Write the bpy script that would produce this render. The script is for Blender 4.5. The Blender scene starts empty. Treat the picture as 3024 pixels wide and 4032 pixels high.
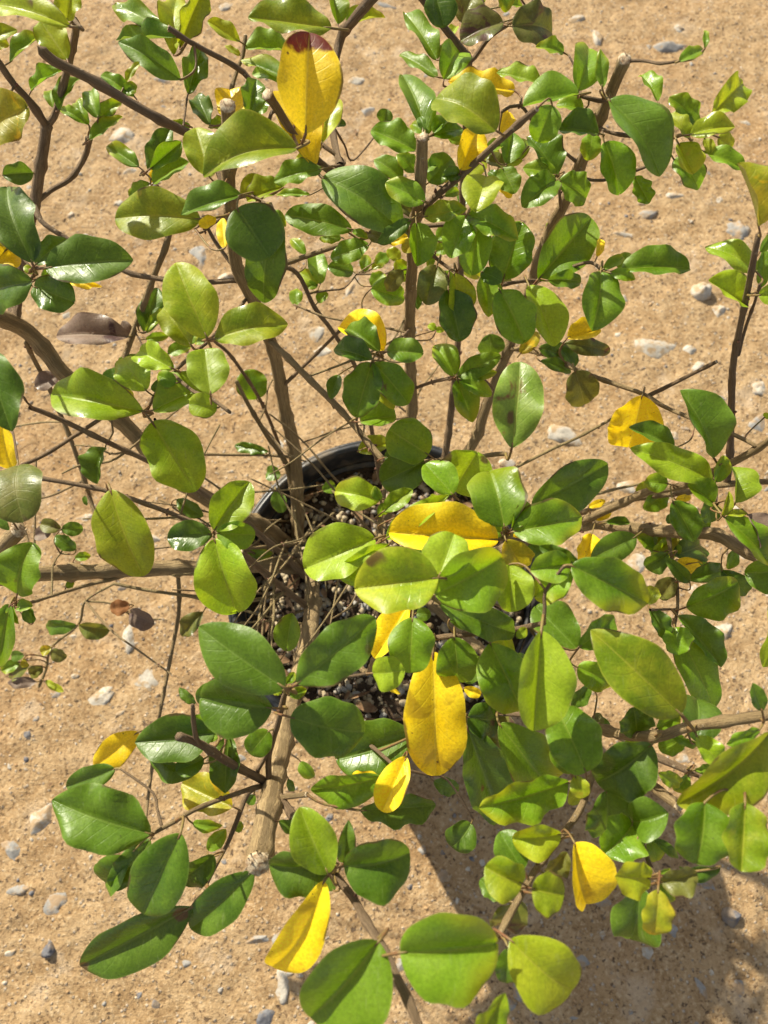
import bpy, math, random
import numpy as np
from mathutils import Vector, Matrix, noise as mnoise

random.seed(7)
SC = bpy.context.scene
COL = SC.collection

# ------------------------------------------------------------------ camera
F_PX = 2797.0                      # focal length in photo pixels (24 mm equivalent)
TILT = math.radians(18.0)          # camera looks down, tipped this far towards +Y
CAM_H = 0.745                      # metres above the ground
cam = bpy.data.cameras.new('camera')
cam.sensor_fit = 'VERTICAL'; cam.sensor_height = 34.6; cam.sensor_width = 34.6 * .75
cam.lens = 24.0; cam.clip_start = 0.01; cam.clip_end = 500
cam.dof.use_dof = True; cam.dof.focus_distance = 0.37; cam.dof.aperture_fstop = 12.0
camo = bpy.data.objects.new('camera', cam); COL.objects.link(camo)
camo.location = (0, 0, CAM_H); camo.rotation_euler = (TILT, 0, 0)
SC.camera = camo

# ------------------------------------------------------------------ light
SUN_EL = math.radians(33.0)
SUN_AZ = Vector((-0.60, 0.80)).normalized()
world = bpy.data.worlds.new('World'); SC.world = world; world.use_nodes = True
wn = world.node_tree; wn.nodes.clear()
sky = wn.nodes.new('ShaderNodeTexSky'); sky.sky_type = 'NISHITA'; sky.sun_disc = False
sky.sun_elevation = SUN_EL; sky.sun_rotation = math.atan2(SUN_AZ.x, SUN_AZ.y)
bg = wn.nodes.new('ShaderNodeBackground'); bg.inputs['Strength'].default_value = 0.085
wo = wn.nodes.new('ShaderNodeOutputWorld')
hs = wn.nodes.new('ShaderNodeHueSaturation'); hs.inputs['Saturation'].default_value = 0.38   # pale hazy sky
wn.links.new(sky.outputs[0], hs.inputs['Color']); wn.links.new(hs.outputs[0], bg.inputs[0]); wn.links.new(bg.outputs[0], wo.inputs[0])
sun = bpy.data.lights.new('sun', 'SUN'); sun.energy = 5.0; sun.angle = math.radians(0.6)
sun.color = (1.0, 0.92, 0.74)
suno = bpy.data.objects.new('sun', sun); COL.objects.link(suno)
sv = Vector((SUN_AZ.x * math.cos(SUN_EL), SUN_AZ.y * math.cos(SUN_EL), math.sin(SUN_EL)))
suno.rotation_euler = sv.to_track_quat('Z', 'Y').to_euler(); suno.location = sv * 5
SC.view_settings.view_transform = 'Standard'; SC.view_settings.look = 'None'
SC.view_settings.exposure = 0.82; SC.view_settings.gamma = 1.0
SC.view_settings.use_curve_mapping = False
SC.render.engine = 'CYCLES'
SC.cycles.max_bounces = 8; SC.cycles.transmission_bounces = 6

# ------------------------------------------------------------------ photo pixel -> place
CT, ST = math.cos(TILT), math.sin(TILT)
def depth_at(py, h):
    v = (2016 - py) / F_PX
    return (CAM_H - h) / (CT - v * ST)
def at_depth(px, py, d):
    u = (px - 1512) / F_PX; v = (2016 - py) / F_PX
    return Vector((u * d, d * (ST + v * CT), CAM_H + d * (-CT + v * ST)))
def at(px, py, h):                  # h: height above the ground in metres
    return at_depth(px, py, depth_at(py, h))
FWD = Vector((0, ST, -CT)); UPV = Vector((0, CT, ST)); RGT = Vector((1, 0, 0))

# ------------------------------------------------------------------ node helpers
class NT:
    def __init__(s, name):
        s.m = bpy.data.materials.new(name); s.m.use_nodes = True
        s.t = s.m.node_tree; s.t.nodes.clear()
    def n(s, typ, ins=None, **kw):
        nd = s.t.nodes.new(typ)
        for k, v in kw.items(): setattr(nd, k, v)
        for k, v in (ins or {}).items():
            if isinstance(v, bpy.types.NodeSocket): s.t.links.new(v, nd.inputs[k])
            else: nd.inputs[k].default_value = v
        return nd
    def math(s, op, a, b=0.0, clamp=False):
        return s.n('ShaderNodeMath', {0: a, 1: b}, operation=op, use_clamp=clamp).outputs[0]
    def mix(s, f, a, b, blend='MIX'):
        nd = s.n('ShaderNodeMix', {0: f}, data_type='RGBA', blend_type=blend)
        for k, v in ((6, a), (7, b)):
            if isinstance(v, bpy.types.NodeSocket): s.t.links.new(v, nd.inputs[k])
            else: nd.inputs[k].default_value = (*v, 1) if len(v) == 3 else v
        return nd.outputs[2]
    def ramp(s, f, lo, hi, a=0.0, b=1.0):
        return s.n('ShaderNodeMapRange', {0: f, 1: lo, 2: hi, 3: a, 4: b}, interpolation_type='SMOOTHSTEP').outputs[0]
    def noise(s, vec, scale, detail=3, rough=.55, dist=0.0):
        return s.n('ShaderNodeTexNoise', {'Vector': vec, 'Scale': scale, 'Detail': detail, 'Roughness': rough, 'Distortion': dist}).outputs[0]
    def bump(s, h, strength, dist, normal=None):
        i = {'Height': h, 'Strength': strength, 'Distance': dist}
        if normal: i['Normal'] = normal
        return s.n('ShaderNodeBump', i).outputs[0]
    def out(s, surf):
        o = s.n('ShaderNodeOutputMaterial'); s.t.links.new(surf, o.inputs[0]); return s.m

def leaf_mat(name, c1, c2, rib, under, trans, tfac=.32, rough=.36, blot=None, blot_lo=.6, edge=None, spots=0.0, tipc=None, scar=True, yel=(.36, .37, .012)):
    k = NT(name)
    tc = k.n('ShaderNodeTexCoord'); oi = k.n('ShaderNodeObjectInfo')
    off = k.n('ShaderNodeVectorMath', {0: tc.outputs['Object'], 1: oi.outputs['Location']}, operation='ADD').outputs[0]
    uv = k.n('ShaderNodeSeparateXYZ', {0: tc.outputs['UV']})
    u = uv.outputs[0]; v = k.math('ABSOLUTE', k.math('MULTIPLY_ADD', uv.outputs[1], 2.0)); 
    # |2v-1|
    v = k.math('ABSOLUTE', k.math('SUBTRACT', k.math('MULTIPLY', uv.outputs[1], 2.0), 1.0))
    n1 = k.noise(off, 70, 4, .6); n2 = k.noise(off, 900, 2, .6); n3 = k.noise(off, 28, 2, .5)
    col = k.mix(k.ramp(n1, .35, .68), c1, c2)
    col = k.mix(k.math('MULTIPLY', k.ramp(oi.outputs['Random'], 0, 1), .55), col, c2)
    val = k.math('ADD', .78, k.math('MULTIPLY', k.math('FRACT', k.math('MULTIPLY', oi.outputs['Random'], 7.31)), .46))
    val = k.math('MULTIPLY', val, k.ramp(n2, .25, .75, .86, 1.14))
    col = k.n('ShaderNodeHueSaturation', {'Value': val, 'Color': col}).outputs[0]
    rnd2 = k.math('FRACT', k.math('MULTIPLY', oi.outputs['Random'], 29.3))
    gy = k.math('MULTIPLY', k.ramp(k.math('ADD', k.math('MULTIPLY', u, .6), k.math('ADD', k.math('MULTIPLY', v, .35), k.math('MULTIPLY', n3, .6))), .75, 1.15), k.ramp(rnd2, .45, .95))
    if yel: col = k.mix(k.math('MULTIPLY', gy, .75), col, yel)
    if blot:
        col = k.mix(k.ramp(k.noise(off, 45, 4, .65, .6), blot_lo, blot_lo + .09), col, blot)
    if tipc:
        f = k.ramp(k.math('ADD', u, k.math('MULTIPLY', k.math('SUBTRACT', n1, .5), .45)), .76, .84)
        col = k.mix(f, col, tipc)
    if spots:
        vo = k.n('ShaderNodeTexVoronoi', {'Vector': off, 'Scale': 150.0})
        f = k.math('MULTIPLY', k.ramp(vo.outputs[0], .12, .05), k.ramp(k.noise(off, 60, 1), .5, .58))
        col = k.mix(k.math('MULTIPLY', f, spots), col, (.12, .05, .015))
    rnd = k.math('FRACT', k.math('MULTIPLY', oi.outputs['Random'], 13.7))
    if scar:
        vs_ = k.n('ShaderNodeTexVoronoi', {'Vector': off, 'Scale': 46.0})
        sm_ = k.math('ADD', vs_.outputs[0], k.math('MULTIPLY', k.math('SUBTRACT', n1, .5), .5))
        f = k.math('MULTIPLY', k.ramp(sm_, .17, .10), k.math('MULTIPLY', k.ramp(k.noise(off, 33, 1), .52, .56), k.ramp(rnd, .45, .55)))
        col = k.mix(k.math('MULTIPLY', f, .85), col, (.10, .05, .025))
        fl_ = k.math('MULTIPLY', k.ramp(vo_ := k.n('ShaderNodeTexVoronoi', {'Vector': off, 'Scale': 260.0}).outputs[0], .10, .05), .7)
        col = k.mix(k.math('MULTIPLY', fl_, k.ramp(k.noise(off, 90, 1), .5, .6)), col, (.05, .055, .02))
    # pale scratches and dust
    sc_ = k.noise(k.n('ShaderNodeMapping', {'Vector': off, 'Scale': (1.0, .16, .5), 'Rotation': (.3, .2, .7)}).outputs[0], 700, 2, .5)
    col = k.mix(k.math('MULTIPLY', k.ramp(sc_, .62, .74), .09), col, (.42, .46, .28))
    # veins: pale midrib, fainter side veins sweeping to the tip
    ribm = k.ramp(v, .055, .012)
    col = k.mix(k.math('MULTIPLY', ribm, .38), col, rib)
    sv_ = k.math('FRACT', k.math('ADD', k.math('SUBTRACT', k.math('MULTIPLY', u, 8.0), k.math('MULTIPLY', v, 1.7)), k.math('MULTIPLY', n3, 2.6)))
    sv_ = k.math('ABSOLUTE', k.math('SUBTRACT', sv_, .5))
    sv_ = k.math('MULTIPLY', k.ramp(sv_, .09, .0), k.ramp(v, .95, .5))
    col = k.mix(k.math('MULTIPLY', sv_, .07), col, rib)
    mar = k.ramp(v, .93, .99)
    col = k.mix(k.math('MULTIPLY', mar, .4), col, edge or rib)
    eb = k.math('MULTIPLY', k.ramp(k.math('ADD', v, k.math('MULTIPLY', n1, .25)), 1.02, 1.09), k.ramp(k.noise(off, 40, 2), .55, .62))
    col = k.mix(k.math('MULTIPLY', eb, .8), col, (.085, .04, .025))
    geo = k.n('ShaderNodeNewGeometry')
    col2 = k.mix(geo.outputs['Backfacing'], col, under)
    hgt = k.math('ADD', k.math('MULTIPLY', k.math('ADD', ribm, k.math('MULTIPLY', sv_, .5)), -.4), k.math('MULTIPLY', k.noise(off, 330, 3, .6), .7))
    nb = k.bump(hgt, .3, .0012)
    p = k.n('ShaderNodeBsdfPrincipled', {'Base Color': col2, 'Normal': nb,
        'Roughness': k.ramp(n1, .3, .7, rough - .10, rough + .22), 'Specular IOR Level': .42})
    tcol = k.mix(1.0, col, trans, 'MULTIPLY')
    tr = k.n('ShaderNodeBsdfTranslucent', {'Color': tcol, 'Normal': nb})
    ms = k.n('ShaderNodeMixShader', {0: tfac, 1: p.outputs[0], 2: tr.outputs[0]})
    return k.out(ms.outputs[0])

LM = {
 'd': leaf_mat('leaf_deep_green', (.054, .112, .008), (.100, .180, .012), (.18, .27, .05), (.16, .22, .10), (2.2, 2.0, .9), .26, .33, yel=None),
 'g': leaf_mat('leaf_green', (.095, .195, .007), (.160, .275, .012), (.26, .34, .05), (.20, .27, .11), (2.0, 1.9, .8), .32, .34),
 'l': leaf_mat('leaf_light_green', (.185, .310, .010), (.275, .385, .018), (.34, .42, .07), (.26, .33, .13), (1.8, 1.7, .8), .33, .36),
 'y': leaf_mat('leaf_yellow_green', (.155, .245, .008), (.30, .36, .013), (.38, .39, .05), (.29, .31, .11), (1.8, 1.6, .8), .34, .36, (.32, .30, .02), .64),
 'v': leaf_mat('leaf_half_yellowed', (.20, .25, .014), (.40, .34, .018), (.5, .46, .06), (.36, .34, .10), (1.7, 1.5, .8), .34, .38, (.60, .42, .015), .56),
 'Y': leaf_mat('leaf_yellow', (.86, .60, .008), (.90, .68, .015), (.88, .70, .08), (.74, .52, .06), (1.15, 1.1, .8), .36, .42, (.62, .42, .012), .60, spots=.9, yel=None),
 'T': leaf_mat('leaf_yellow_brown_tip', (.86, .60, .010), (.90, .68, .02), (.88, .72, .11), (.74, .52, .06), (1.15, 1.1, .8), .36, .42, (.72, .41, .012), .62, spots=.9, tipc=(.15, .02, .006), yel=None),
 'b': leaf_mat('leaf_bronze', (.085, .12, .018), (.15, .15, .025), (.2, .2, .06), (.17, .15, .09), (1.8, 1.5, .9), .25, .38, (.075, .035, .022), .56, yel=None),
 'p': leaf_mat('leaf_purple_brown', (.11, .075, .055), (.17, .12, .085), (.24, .18, .11), (.17, .11, .09), (1.5, 1.2, 1.0), .18, .42, (.06, .028, .026), .55, yel=None),
 'm': leaf_mat('leaf_scarred', (.12, .235, .02), (.22, .32, .05), (.34, .42, .09), (.25, .3, .12), (1.8, 1.7, .8), .3, .36, (.16, .07, .03), .57),
 'o': leaf_mat('leaf_dry', (.34, .16, .05), (.26, .11, .035), (.4, .22, .08), (.3, .16, .07), (1.3, 1.1, .9), .2, .6, (.15, .06, .025), .6, yel=None),
}

def bark_mat(name, c1, c2, c3, scale=1.0):
    k = NT(name)
    tc = k.n('ShaderNodeTexCoord')
    mp = k.n('ShaderNodeMapping', {'Vector': tc.outputs['UV'], 'Scale': (1.0, 1.0, 1.0)}).outputs[0]
    st = k.n('ShaderNodeMapping', {'Vector': tc.outputs['UV'], 'Scale': (3.4, .4, 1.0)}).outputs[0]
    n1 = k.noise(tc.outputs['Object'], 60, 4, .6); n2 = k.noise(st, 3.0, 4, .7, .5)
    col = k.mix(k.ramp(n1, .3, .7), c1, c2)
    col = k.mix(k.math('MULTIPLY', k.ramp(n2, .44, .58), .75), col, c3)
    vo = k.n('ShaderNodeTexVoronoi', {'Vector': tc.outputs['Object'], 'Scale': 210.0})
    len_ = k.math('MULTIPLY', k.ramp(vo.outputs[0], .17, .10), k.ramp(k.noise(tc.outputs['Object'], 130, 1), .5, .55))
    col = k.mix(k.math('MULTIPLY', len_, .75), col, (.50, .40, .27))
    h = k.math('ADD', k.math('ADD', n2, k.math('MULTIPLY', len_, .6)), k.math('MULTIPLY', k.noise(tc.outputs['Object'], 800, 2), .5))
    nb = k.bump(h, .9, .0016)
    p = k.n('ShaderNodeBsdfPrincipled', {'Base Color': col, 'Roughness': .78, 'Normal': nb, 'Specular IOR Level': .3})
    return k.out(p.outputs[0])
BARK = bark_mat('bark_tan', (.43, .315, .165), (.33, .235, .115), (.18, .12, .06))
BARKD = bark_mat('bark_brown', (.26, .175, .10), (.33, .235, .14), (.135, .085, .05))
BARKG = bark_mat('bark_olive', (.44, .34, .17), (.34, .255, .12), (.2, .145, .065))
def plain(name, c1, c2, scale, rough=.7, bumpd=.0008, bs=.5, spec=.3):
    k = NT(name); tc = k.n('ShaderNodeTexCoord')
    n1 = k.noise(tc.outputs['Object'], scale, 5, .65)
    col = k.mix(k.ramp(n1, .32, .68), c1, c2)
    nb = k.bump(k.noise(tc.outputs['Object'], scale * 3, 4, .65), bs, bumpd)
    p = k.n('ShaderNodeBsdfPrincipled', {'Base Color': col, 'Roughness': rough, 'Normal': nb, 'Specular IOR Level': spec})
    return k.out(p.outputs[0])
CUT = plain('cut_wood', (.66, .55, .38), (.26, .16, .085), 480, .85)
BUDM = plain('bud_scales', (.13, .055, .04), (.22, .11, .07), 300, .6)
def pot_mat():
    k = NT('black_plastic'); tc = k.n('ShaderNodeTexCoord'); o = tc.outputs['Object']
    f = k.ramp(k.noise(o, 45, 6, .7, .4), .46, .72)
    col = k.mix(k.math('MULTIPLY', f, .5), (.02, .022, .026), (.24, .19, .13))
    nb = k.bump(k.noise(o, 220, 4), .35, .0006)
    return k.out(k.n('ShaderNodeBsdfPrincipled', {'Base Color': col, 'Roughness': k.ramp(f, 0, 1, .38, .85), 'Normal': nb}).outputs[0])
POTM = pot_mat()
SOILM = plain('potting_soil', (.035, .022, .014), (.09, .06, .038), 160, .95, .002, .8, .2)

def ground_mat():
    k = NT('sandy_clay'); tc = k.n('ShaderNodeTexCoord'); o = tc.outputs['Object']
    big = k.noise(o, 6, 3, .5); mid = k.noise(o, 38, 5, .65, .4); fine = k.noise(o, 260, 4, .7); gr = k.noise(o, 900, 2, .6)
    col = k.mix(k.ramp(mid, .34, .66), (.33, .21, .10), (.465, .318, .17))
    col = k.mix(k.math('MULTIPLY', k.ramp(big, .45, .7), .4), col, (.35, .195, .08))
    col = k.mix(k.math('MULTIPLY', k.ramp(fine, .54, .64), .75), col, (.56, .415, .25))
    col = k.mix(k.math('MULTIPLY', k.ramp(fine, .46, .34), .8), col, (.15, .086, .043))
    pl = k.ramp(k.noise(o, 17, 5, .7, .3), .55, .68)
    col = k.mix(k.math('MULTIPLY', pl, .65), col, (.53, .40, .265))
    dk = k.math('MULTIPLY', k.ramp(k.noise(o, 210, 3, .6), .60, .67), k.ramp(k.noise(o, 60, 2, .5), .38, .55))
    col = k.mix(k.math('MULTIPLY', dk, .85), col, (.10, .065, .045))
    vo = k.n('ShaderNodeTexVoronoi', {'Vector': o, 'Scale': 170.0})
    grit = k.math('MULTIPLY', k.ramp(vo.outputs[0], .30, .16), k.ramp(k.noise(o, 95, 2), .45, .52))
    gcol = k.mix(k.n('ShaderNodeSeparateColor', {0: vo.outputs['Color']}).outputs[0], (.20, .17, .14), (.66, .57, .46))
    col = k.mix(k.math('MULTIPLY', grit, .7), col, gcol)
    h = k.math('ADD', k.math('MULTIPLY', mid, .6), k.math('ADD', k.math('MULTIPLY', fine, .7), k.math('ADD', k.math('MULTIPLY', gr, .25), k.math('MULTIPLY', grit, .35))))
    nb = k.bump(k.math('SUBTRACT', h, k.math('MULTIPLY', dk, .5)), 1.0, .003)
    p = k.n('ShaderNodeBsdfPrincipled', {'Base Color': col, 'Roughness': .93, 'Normal': nb, 'Specular IOR Level': .2})
    return k.out(p.outputs[0])
GROUNDM = ground_mat()
def stone_mat(name, a, b, c):
    k = NT(name); tc = k.n('ShaderNodeTexCoord'); o = tc.outputs['Object']
    oi = k.n('ShaderNodeObjectInfo')
    o = k.n('ShaderNodeVectorMath', {0: o, 1: oi.outputs['Location']}, operation='ADD').outputs[0]
    n1 = k.noise(o, 90, 5, .65, .3)
    col = k.mix(k.ramp(n1, .36, .64), a, b)
    col = k.mix(k.math('MULTIPLY', k.ramp(k.noise(o, 70, 4, .7), .46, .6), .85), col, c)
    nb = k.bump(k.noise(o, 320, 4, .7), .7, .0015)
    p = k.n('ShaderNodeBsdfPrincipled', {'Base Color': col, 'Roughness': .85, 'Normal': nb, 'Specular IOR Level': .25})
    return k.out(p.outputs[0])
STW = stone_mat('stone_pale', (.38, .34, .28), (.53, .48, .40), (.37, .245, .125))
STG = stone_mat('stone_grey', (.24, .23, .215), (.34, .32, .29), (.34, .225, .12))
STD = stone_mat('stone_dark', (.10, .10, .115), (.20, .20, .21), (.24, .18, .12))

# ------------------------------------------------------------------ object helpers
def mesh_obj(name, verts, faces, mats, parent=None, loc=None, uvs=None, midx=None, smooth=True):
    me = bpy.data.meshes.new(name)
    if loc is not None: verts = [Vector(v) - loc for v in verts]
    me.from_pydata([tuple(v) for v in verts], [], faces)
    for m in mats: me.materials.append(m)
    if midx is not None: me.polygons.foreach_set('material_index', midx)
    if smooth: me.polygons.foreach_set('use_smooth', [True] * len(me.polygons))
    if uvs is not None:
        l = me.uv_layers.new(name='UVMap'); vi = np.empty(len(me.loops), dtype=np.int32)
        me.loops.foreach_get('vertex_index', vi)
        l.data.foreach_set('uv', np.asarray(uvs, dtype=np.float32)[vi].ravel())
    me.update()
    o = bpy.data.objects.new(name, me); COL.objects.link(o)
    if loc is not None: o.location = loc
    if parent: o.parent = parent
    return o
def tag(o, label=None, cat=None, group=None, kind=None):
    if label: o['label'] = label
    if cat: o['category'] = cat
    if group: o['group'] = group
    if kind: o['kind'] = kind
    return o

# ------------------------------------------------------------------ ground
rng = np.random.default_rng(11)
def vnoise(X, Y, cell, seed):
    r = np.random.default_rng(seed); g = r.random((256, 256))
    x = X / cell; y = Y / cell
    xi = np.floor(x).astype(int); yi = np.floor(y).astype(int); fx = x - xi; fy = y - yi
    fx = fx * fx * (3 - 2 * fx); fy = fy * fy * (3 - 2 * fy)
    a = g[xi % 256, yi % 256]; b = g[(xi + 1) % 256, yi % 256]; c = g[xi % 256, (yi + 1) % 256]; d = g[(xi + 1) % 256, (yi + 1) % 256]
    return (a * (1 - fx) + b * fx) * (1 - fy) + (c * (1 - fx) + d * fx) * fy
def ground_z(X, Y):
    X = np.asarray(X, float); Y = np.asarray(Y, float)
    z = .006 * (vnoise(X, Y, .23, 1) - .5) + .0026 * (vnoise(X, Y, .07, 2) - .5) + .0020 * (vnoise(X, Y, .027, 3) - .5)
    z += .0018 * (vnoise(X, Y, .011, 4) - .5) * (0.4 + vnoise(X, Y, .09, 6)) + .0014 * (vnoise(X, Y, .0075, 5) - .5)
    return z - .0015
def axis(lo, hi, step):
    core = np.arange(lo, hi + 1e-6, step); out = [core]
    g = step; p = hi; ext = []
    while p < 80: g *= 1.28; p += g; ext.append(p)
    g = step; q = lo; neg = []
    while q > -80: g *= 1.28; q -= g; neg.append(q)
    return np.concatenate([np.array(neg[::-1]), core, np.array(ext)])
gx = axis(-.85, .85, .0037); gy = axis(-.45, 1.25, .0037)
GX, GY = np.meshgrid(gx, gy); GZ = ground_z(GX, GY)
nv = GX.size; W = len(gx)
co = np.stack([GX.ravel(), GY.ravel(), GZ.ravel()], 1)
ii, jj = np.meshgrid(np.arange(len(gy) - 1), np.arange(W - 1), indexing='ij')
a = (ii * W + jj).ravel(); quads = np.stack([a, a + 1, a + W + 1, a + W], 1)
gm = bpy.data.meshes.new('ground'); gm.vertices.add(nv); gm.vertices.foreach_set('co', co.ravel())
gm.loops.add(quads.size); gm.loops.foreach_set('vertex_index', quads.ravel())
gm.polygons.add(len(quads)); gm.polygons.foreach_set('loop_start', np.arange(0, quads.size, 4))
gm.polygons.foreach_set('loop_total', np.full(len(quads), 4)); gm.polygons.foreach_set('use_smooth', np.ones(len(quads), bool))
gm.materials.append(GROUNDM); gm.update(); gm.validate()
ground = bpy.data.objects.new('ground', gm); COL.objects.link(ground); ground['kind'] = 'structure'

# stones bedded in the clay: display coordinates of a 1659-wide view (x, y, w, h, tone)
S_ = 3024 / 1659
def blob(rx, ry, rz, seed, n=9, m=14, rough=.42):
    vs, fs = [], []
    r = random.Random(seed); o = Vector((r.uniform(0, 50), r.uniform(0, 50), r.uniform(0, 50)))
    cuts = [(Vector((r.uniform(-1, 1), r.uniform(-1, 1), r.uniform(-.4, 1))).normalized(), r.uniform(.55, .82)) for _ in range(8)]
    for i in range(n + 1):
        th = math.pi * i / n
        for j in range(m):
            ph = 2 * math.pi * j / m
            d = Vector((math.sin(th) * math.cos(ph), math.sin(th) * math.sin(ph), math.cos(th)))
            q = d * (1 + rough * (mnoise.noise(d * 1.6 + o)) + .18 * mnoise.noise(d * 3.3 + o) + .07 * mnoise.noise(d * 8 + o))
            for nn, c in cuts:
                e = q.dot(nn) - c
                if e > 0: q -= nn * e * .85
            vs.append(Vector((q.x * rx, q.y * ry, q.z * rz)))
    for i in range(n):
        for j in range(m):
            a0 = i * m + j; b0 = i * m + (j + 1) % m
            fs.append((a0, a0 + m, b0 + m, b0))
    return vs, fs
stones = [(1410,745,84,44,'w'),(1440,105,62,26,'g'),(1490,752,34,20,'w'),(1510,790,26,34,'w'),(1642,835,40,40,'w'),(1225,937,80,42,'w'),
 (1335,950,34,30,'w'),(255,295,56,44,'w'),(282,370,44,30,'w'),(275,1380,42,58,'w'),(212,1505,62,42,'w'),(312,1470,48,58,'w'),(88,1768,52,80,'w'),
 (30,1838,58,54,'g'),(110,1962,64,50,'g'),(40,1920,50,20,'g'),(770,175,32,20,'w'),(797,240,34,28,'g'),(487,15,34,22,'w'),(825,6,60,16,'g'),
 (1600,500,40,46,'g'),(560,2030,58,26,'g'),(607,2028,34,38,'g'),(605,2130,36,58,'w'),(575,2203,54,32,'d'),(150,465,22,16,'w'),(182,510,26,16,'w'),
 (905,42,44,18,'g'),(752,626,28,60,'w'),(681,713,50,40,'w'),(700,752,36,28,'w'),(485,595,44,30,'w'),(432,552,56,60,'g'),(1241,40,50,26,'w'),
 (1289,80,22,44,'w'),(1614,265,30,18,'w'),(1469,421,46,22,'w'),(1403,460,40,30,'g'),(1342,502,66,16,'w'),(1588,500,42,40,'g'),(1559,667,34,34,'w'),
 (1461,941,34,30,'w'),(1639,912,38,48,'g'),(1363,1047,62,40,'w'),(1371,1219,56,46,'w'),(1498,1274,34,36,'w'),(1559,1362,54,40,'w'),(955,1892,34,24,'g'),
 (912,1837,24,22,'g'),(1127,2136,40,40,'g'),(1103,2172,30,22,'g'),(865,2085,38,44,'g'),(1453,2006,22,26,'g'),(1525,1905,40,24,'g'),(1599,2141,30,46,'g'),
 (1520,2138,20,50,'g'),(1403,2059,34,34,'w'),(1257,2078,40,28,'g'),(1305,1945,36,60,'g'),(330,400,24,22,'w'),(600,960,40,30,'w'),(890,130,30,16,'w'),
 (60,540,26,24,'w'),(355,175,40,20,'g'),(1180,655,40,26,'w'),(1340,640,30,20,'w'),(1245,860,40,34,'w'),(640,170,26,20,'w'),(415,470,40,26,'w'),(250,1210,40,26,'w'),
 (330,1165,30,20,'w'),(120,1500,24,20,'g'),(520,1640,30,20,'g'),(1465,60,26,20,'w'),(1215,330,22,30,'d'),(790,835,30,22,'w'),(830,900,34,24,'w'),(1100,1000,40,24,'w'),
 (25,960,30,20,'w'),(180,1120,34,22,'w'),(1545,1700,30,26,'w'),(1480,1640,30,20,'w'),(505,1905,26,22,'w'),(20,2060,24,20,'w'),(405,2080,30,18,'g'),(1590,1100,30,24,'w')]
rs = random.Random(21)
for _ in range(120):
    stones.append((rs.uniform(-20, 1680), rs.uniform(-20, 2240), rs.uniform(9, 24), rs.uniform(8, 19), rs.choice('wwwgggd')))
TM = {'w': STW, 'g': STG, 'd': STD}
for i, (x, y, w, h, t) in enumerate(stones):
    p = at(x * S_, y * S_, 0.0); mpx = depth_at(y * S_, 0) / F_PX
    rx = w * S_ * mpx / 2 * 1.3; ry = h * S_ * mpx / 2 * 1.35; r0 = (rx + ry) / 2
    vs, fs = blob(rx, ry, min(r0, .014) * .5, i, 14, 20)
    rot = Matrix.Rotation(random.uniform(-.5, .5), 3, 'Z'); vs = [rot @ v for v in vs]
    z = float(ground_z(p.x, p.y))
    loc = Vector((p.x, p.y, z - min(r0, .014) * random.uniform(.20, .30)))
    mesh_obj('stone', [v + loc for v in vs], fs, [TM[t]], ground, loc)
# loose pebbles lying on top
for (x, y, w, h, t, lab) in [(1517, 625, 46, 42, 'w', 'small cream white pebble sitting loose on the sandy ground'),
                        (1590, 1985, 44, 46, 'd', 'dark grey wedge shaped pebble lying in the shade on the ground'),
                        (100, 2057, 32, 40, 'd', 'dark bluish broken pebble lying on sunlit sandy ground')]:
    p = at(x * S_, y * S_, 0.008); mpx = depth_at(y * S_, 0.008) / F_PX
    rx, ry = w * S_ * mpx / 2, h * S_ * mpx / 2; rz = (rx + ry) * .42
    vs, fs = blob(rx, ry, rz, x, 12, 18); z = float(ground_z(p.x, p.y))
    loc = Vector((p.x, p.y, z + rz * .22))
    tag(mesh_obj('pebble', [v + loc for v in vs], fs, [TM[t]], None, loc), lab, 'pebble', 'loose pebbles')
CLOD = plain('clay_crumb', (.30, .185, .09), (.44, .295, .16), 120, .95)
# small gravel too fine to count
def scatter(name, n, area, size, mats, zf, seed, zoff=.2, parent=None, flat=.6):
    r = random.Random(seed); V, Fc, mi = [], [], []
    protos = [blob(1, 1, flat, 100 + s, 4, 7) for s in range(8)]
    for _ in range(n):
        x, y = area(r); s = size(r); vs, fs = protos[r.randrange(8)]
        rot = Matrix.Rotation(r.uniform(0, 6.3), 3, 'Z') @ Matrix.Diagonal((1, r.uniform(.6, 1), 1)); b = len(V); z = zf(x, y)
        V += [rot @ v * s + Vector((x, y, z + s * zoff)) for v in vs]
        Fc += [tuple(q + b for q in f) for f in fs]; mi += [r.choices(range(len(mats)), [m[1] for m in mats])[0]] * len(fs)
    o = mesh_obj(name, V, Fc, [m[0] for m in mats], parent, None, None, mi); o['kind'] = 'stuff'; return o
gnear = scatter('gravel', 5200, lambda r: (r.uniform(-.62, .62), r.uniform(-.3, 1.1)), lambda r: .0007 + .0030 * r.random() ** 3.5,
    [(STW, 3), (STG, 2), (STD, 1), (CLOD, 7)], lambda x, y: float(ground_z(x, y)), 5, -.05)
tag(gnear, 'fine gravel grains scattered over the sandy ground', 'gravel')

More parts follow.
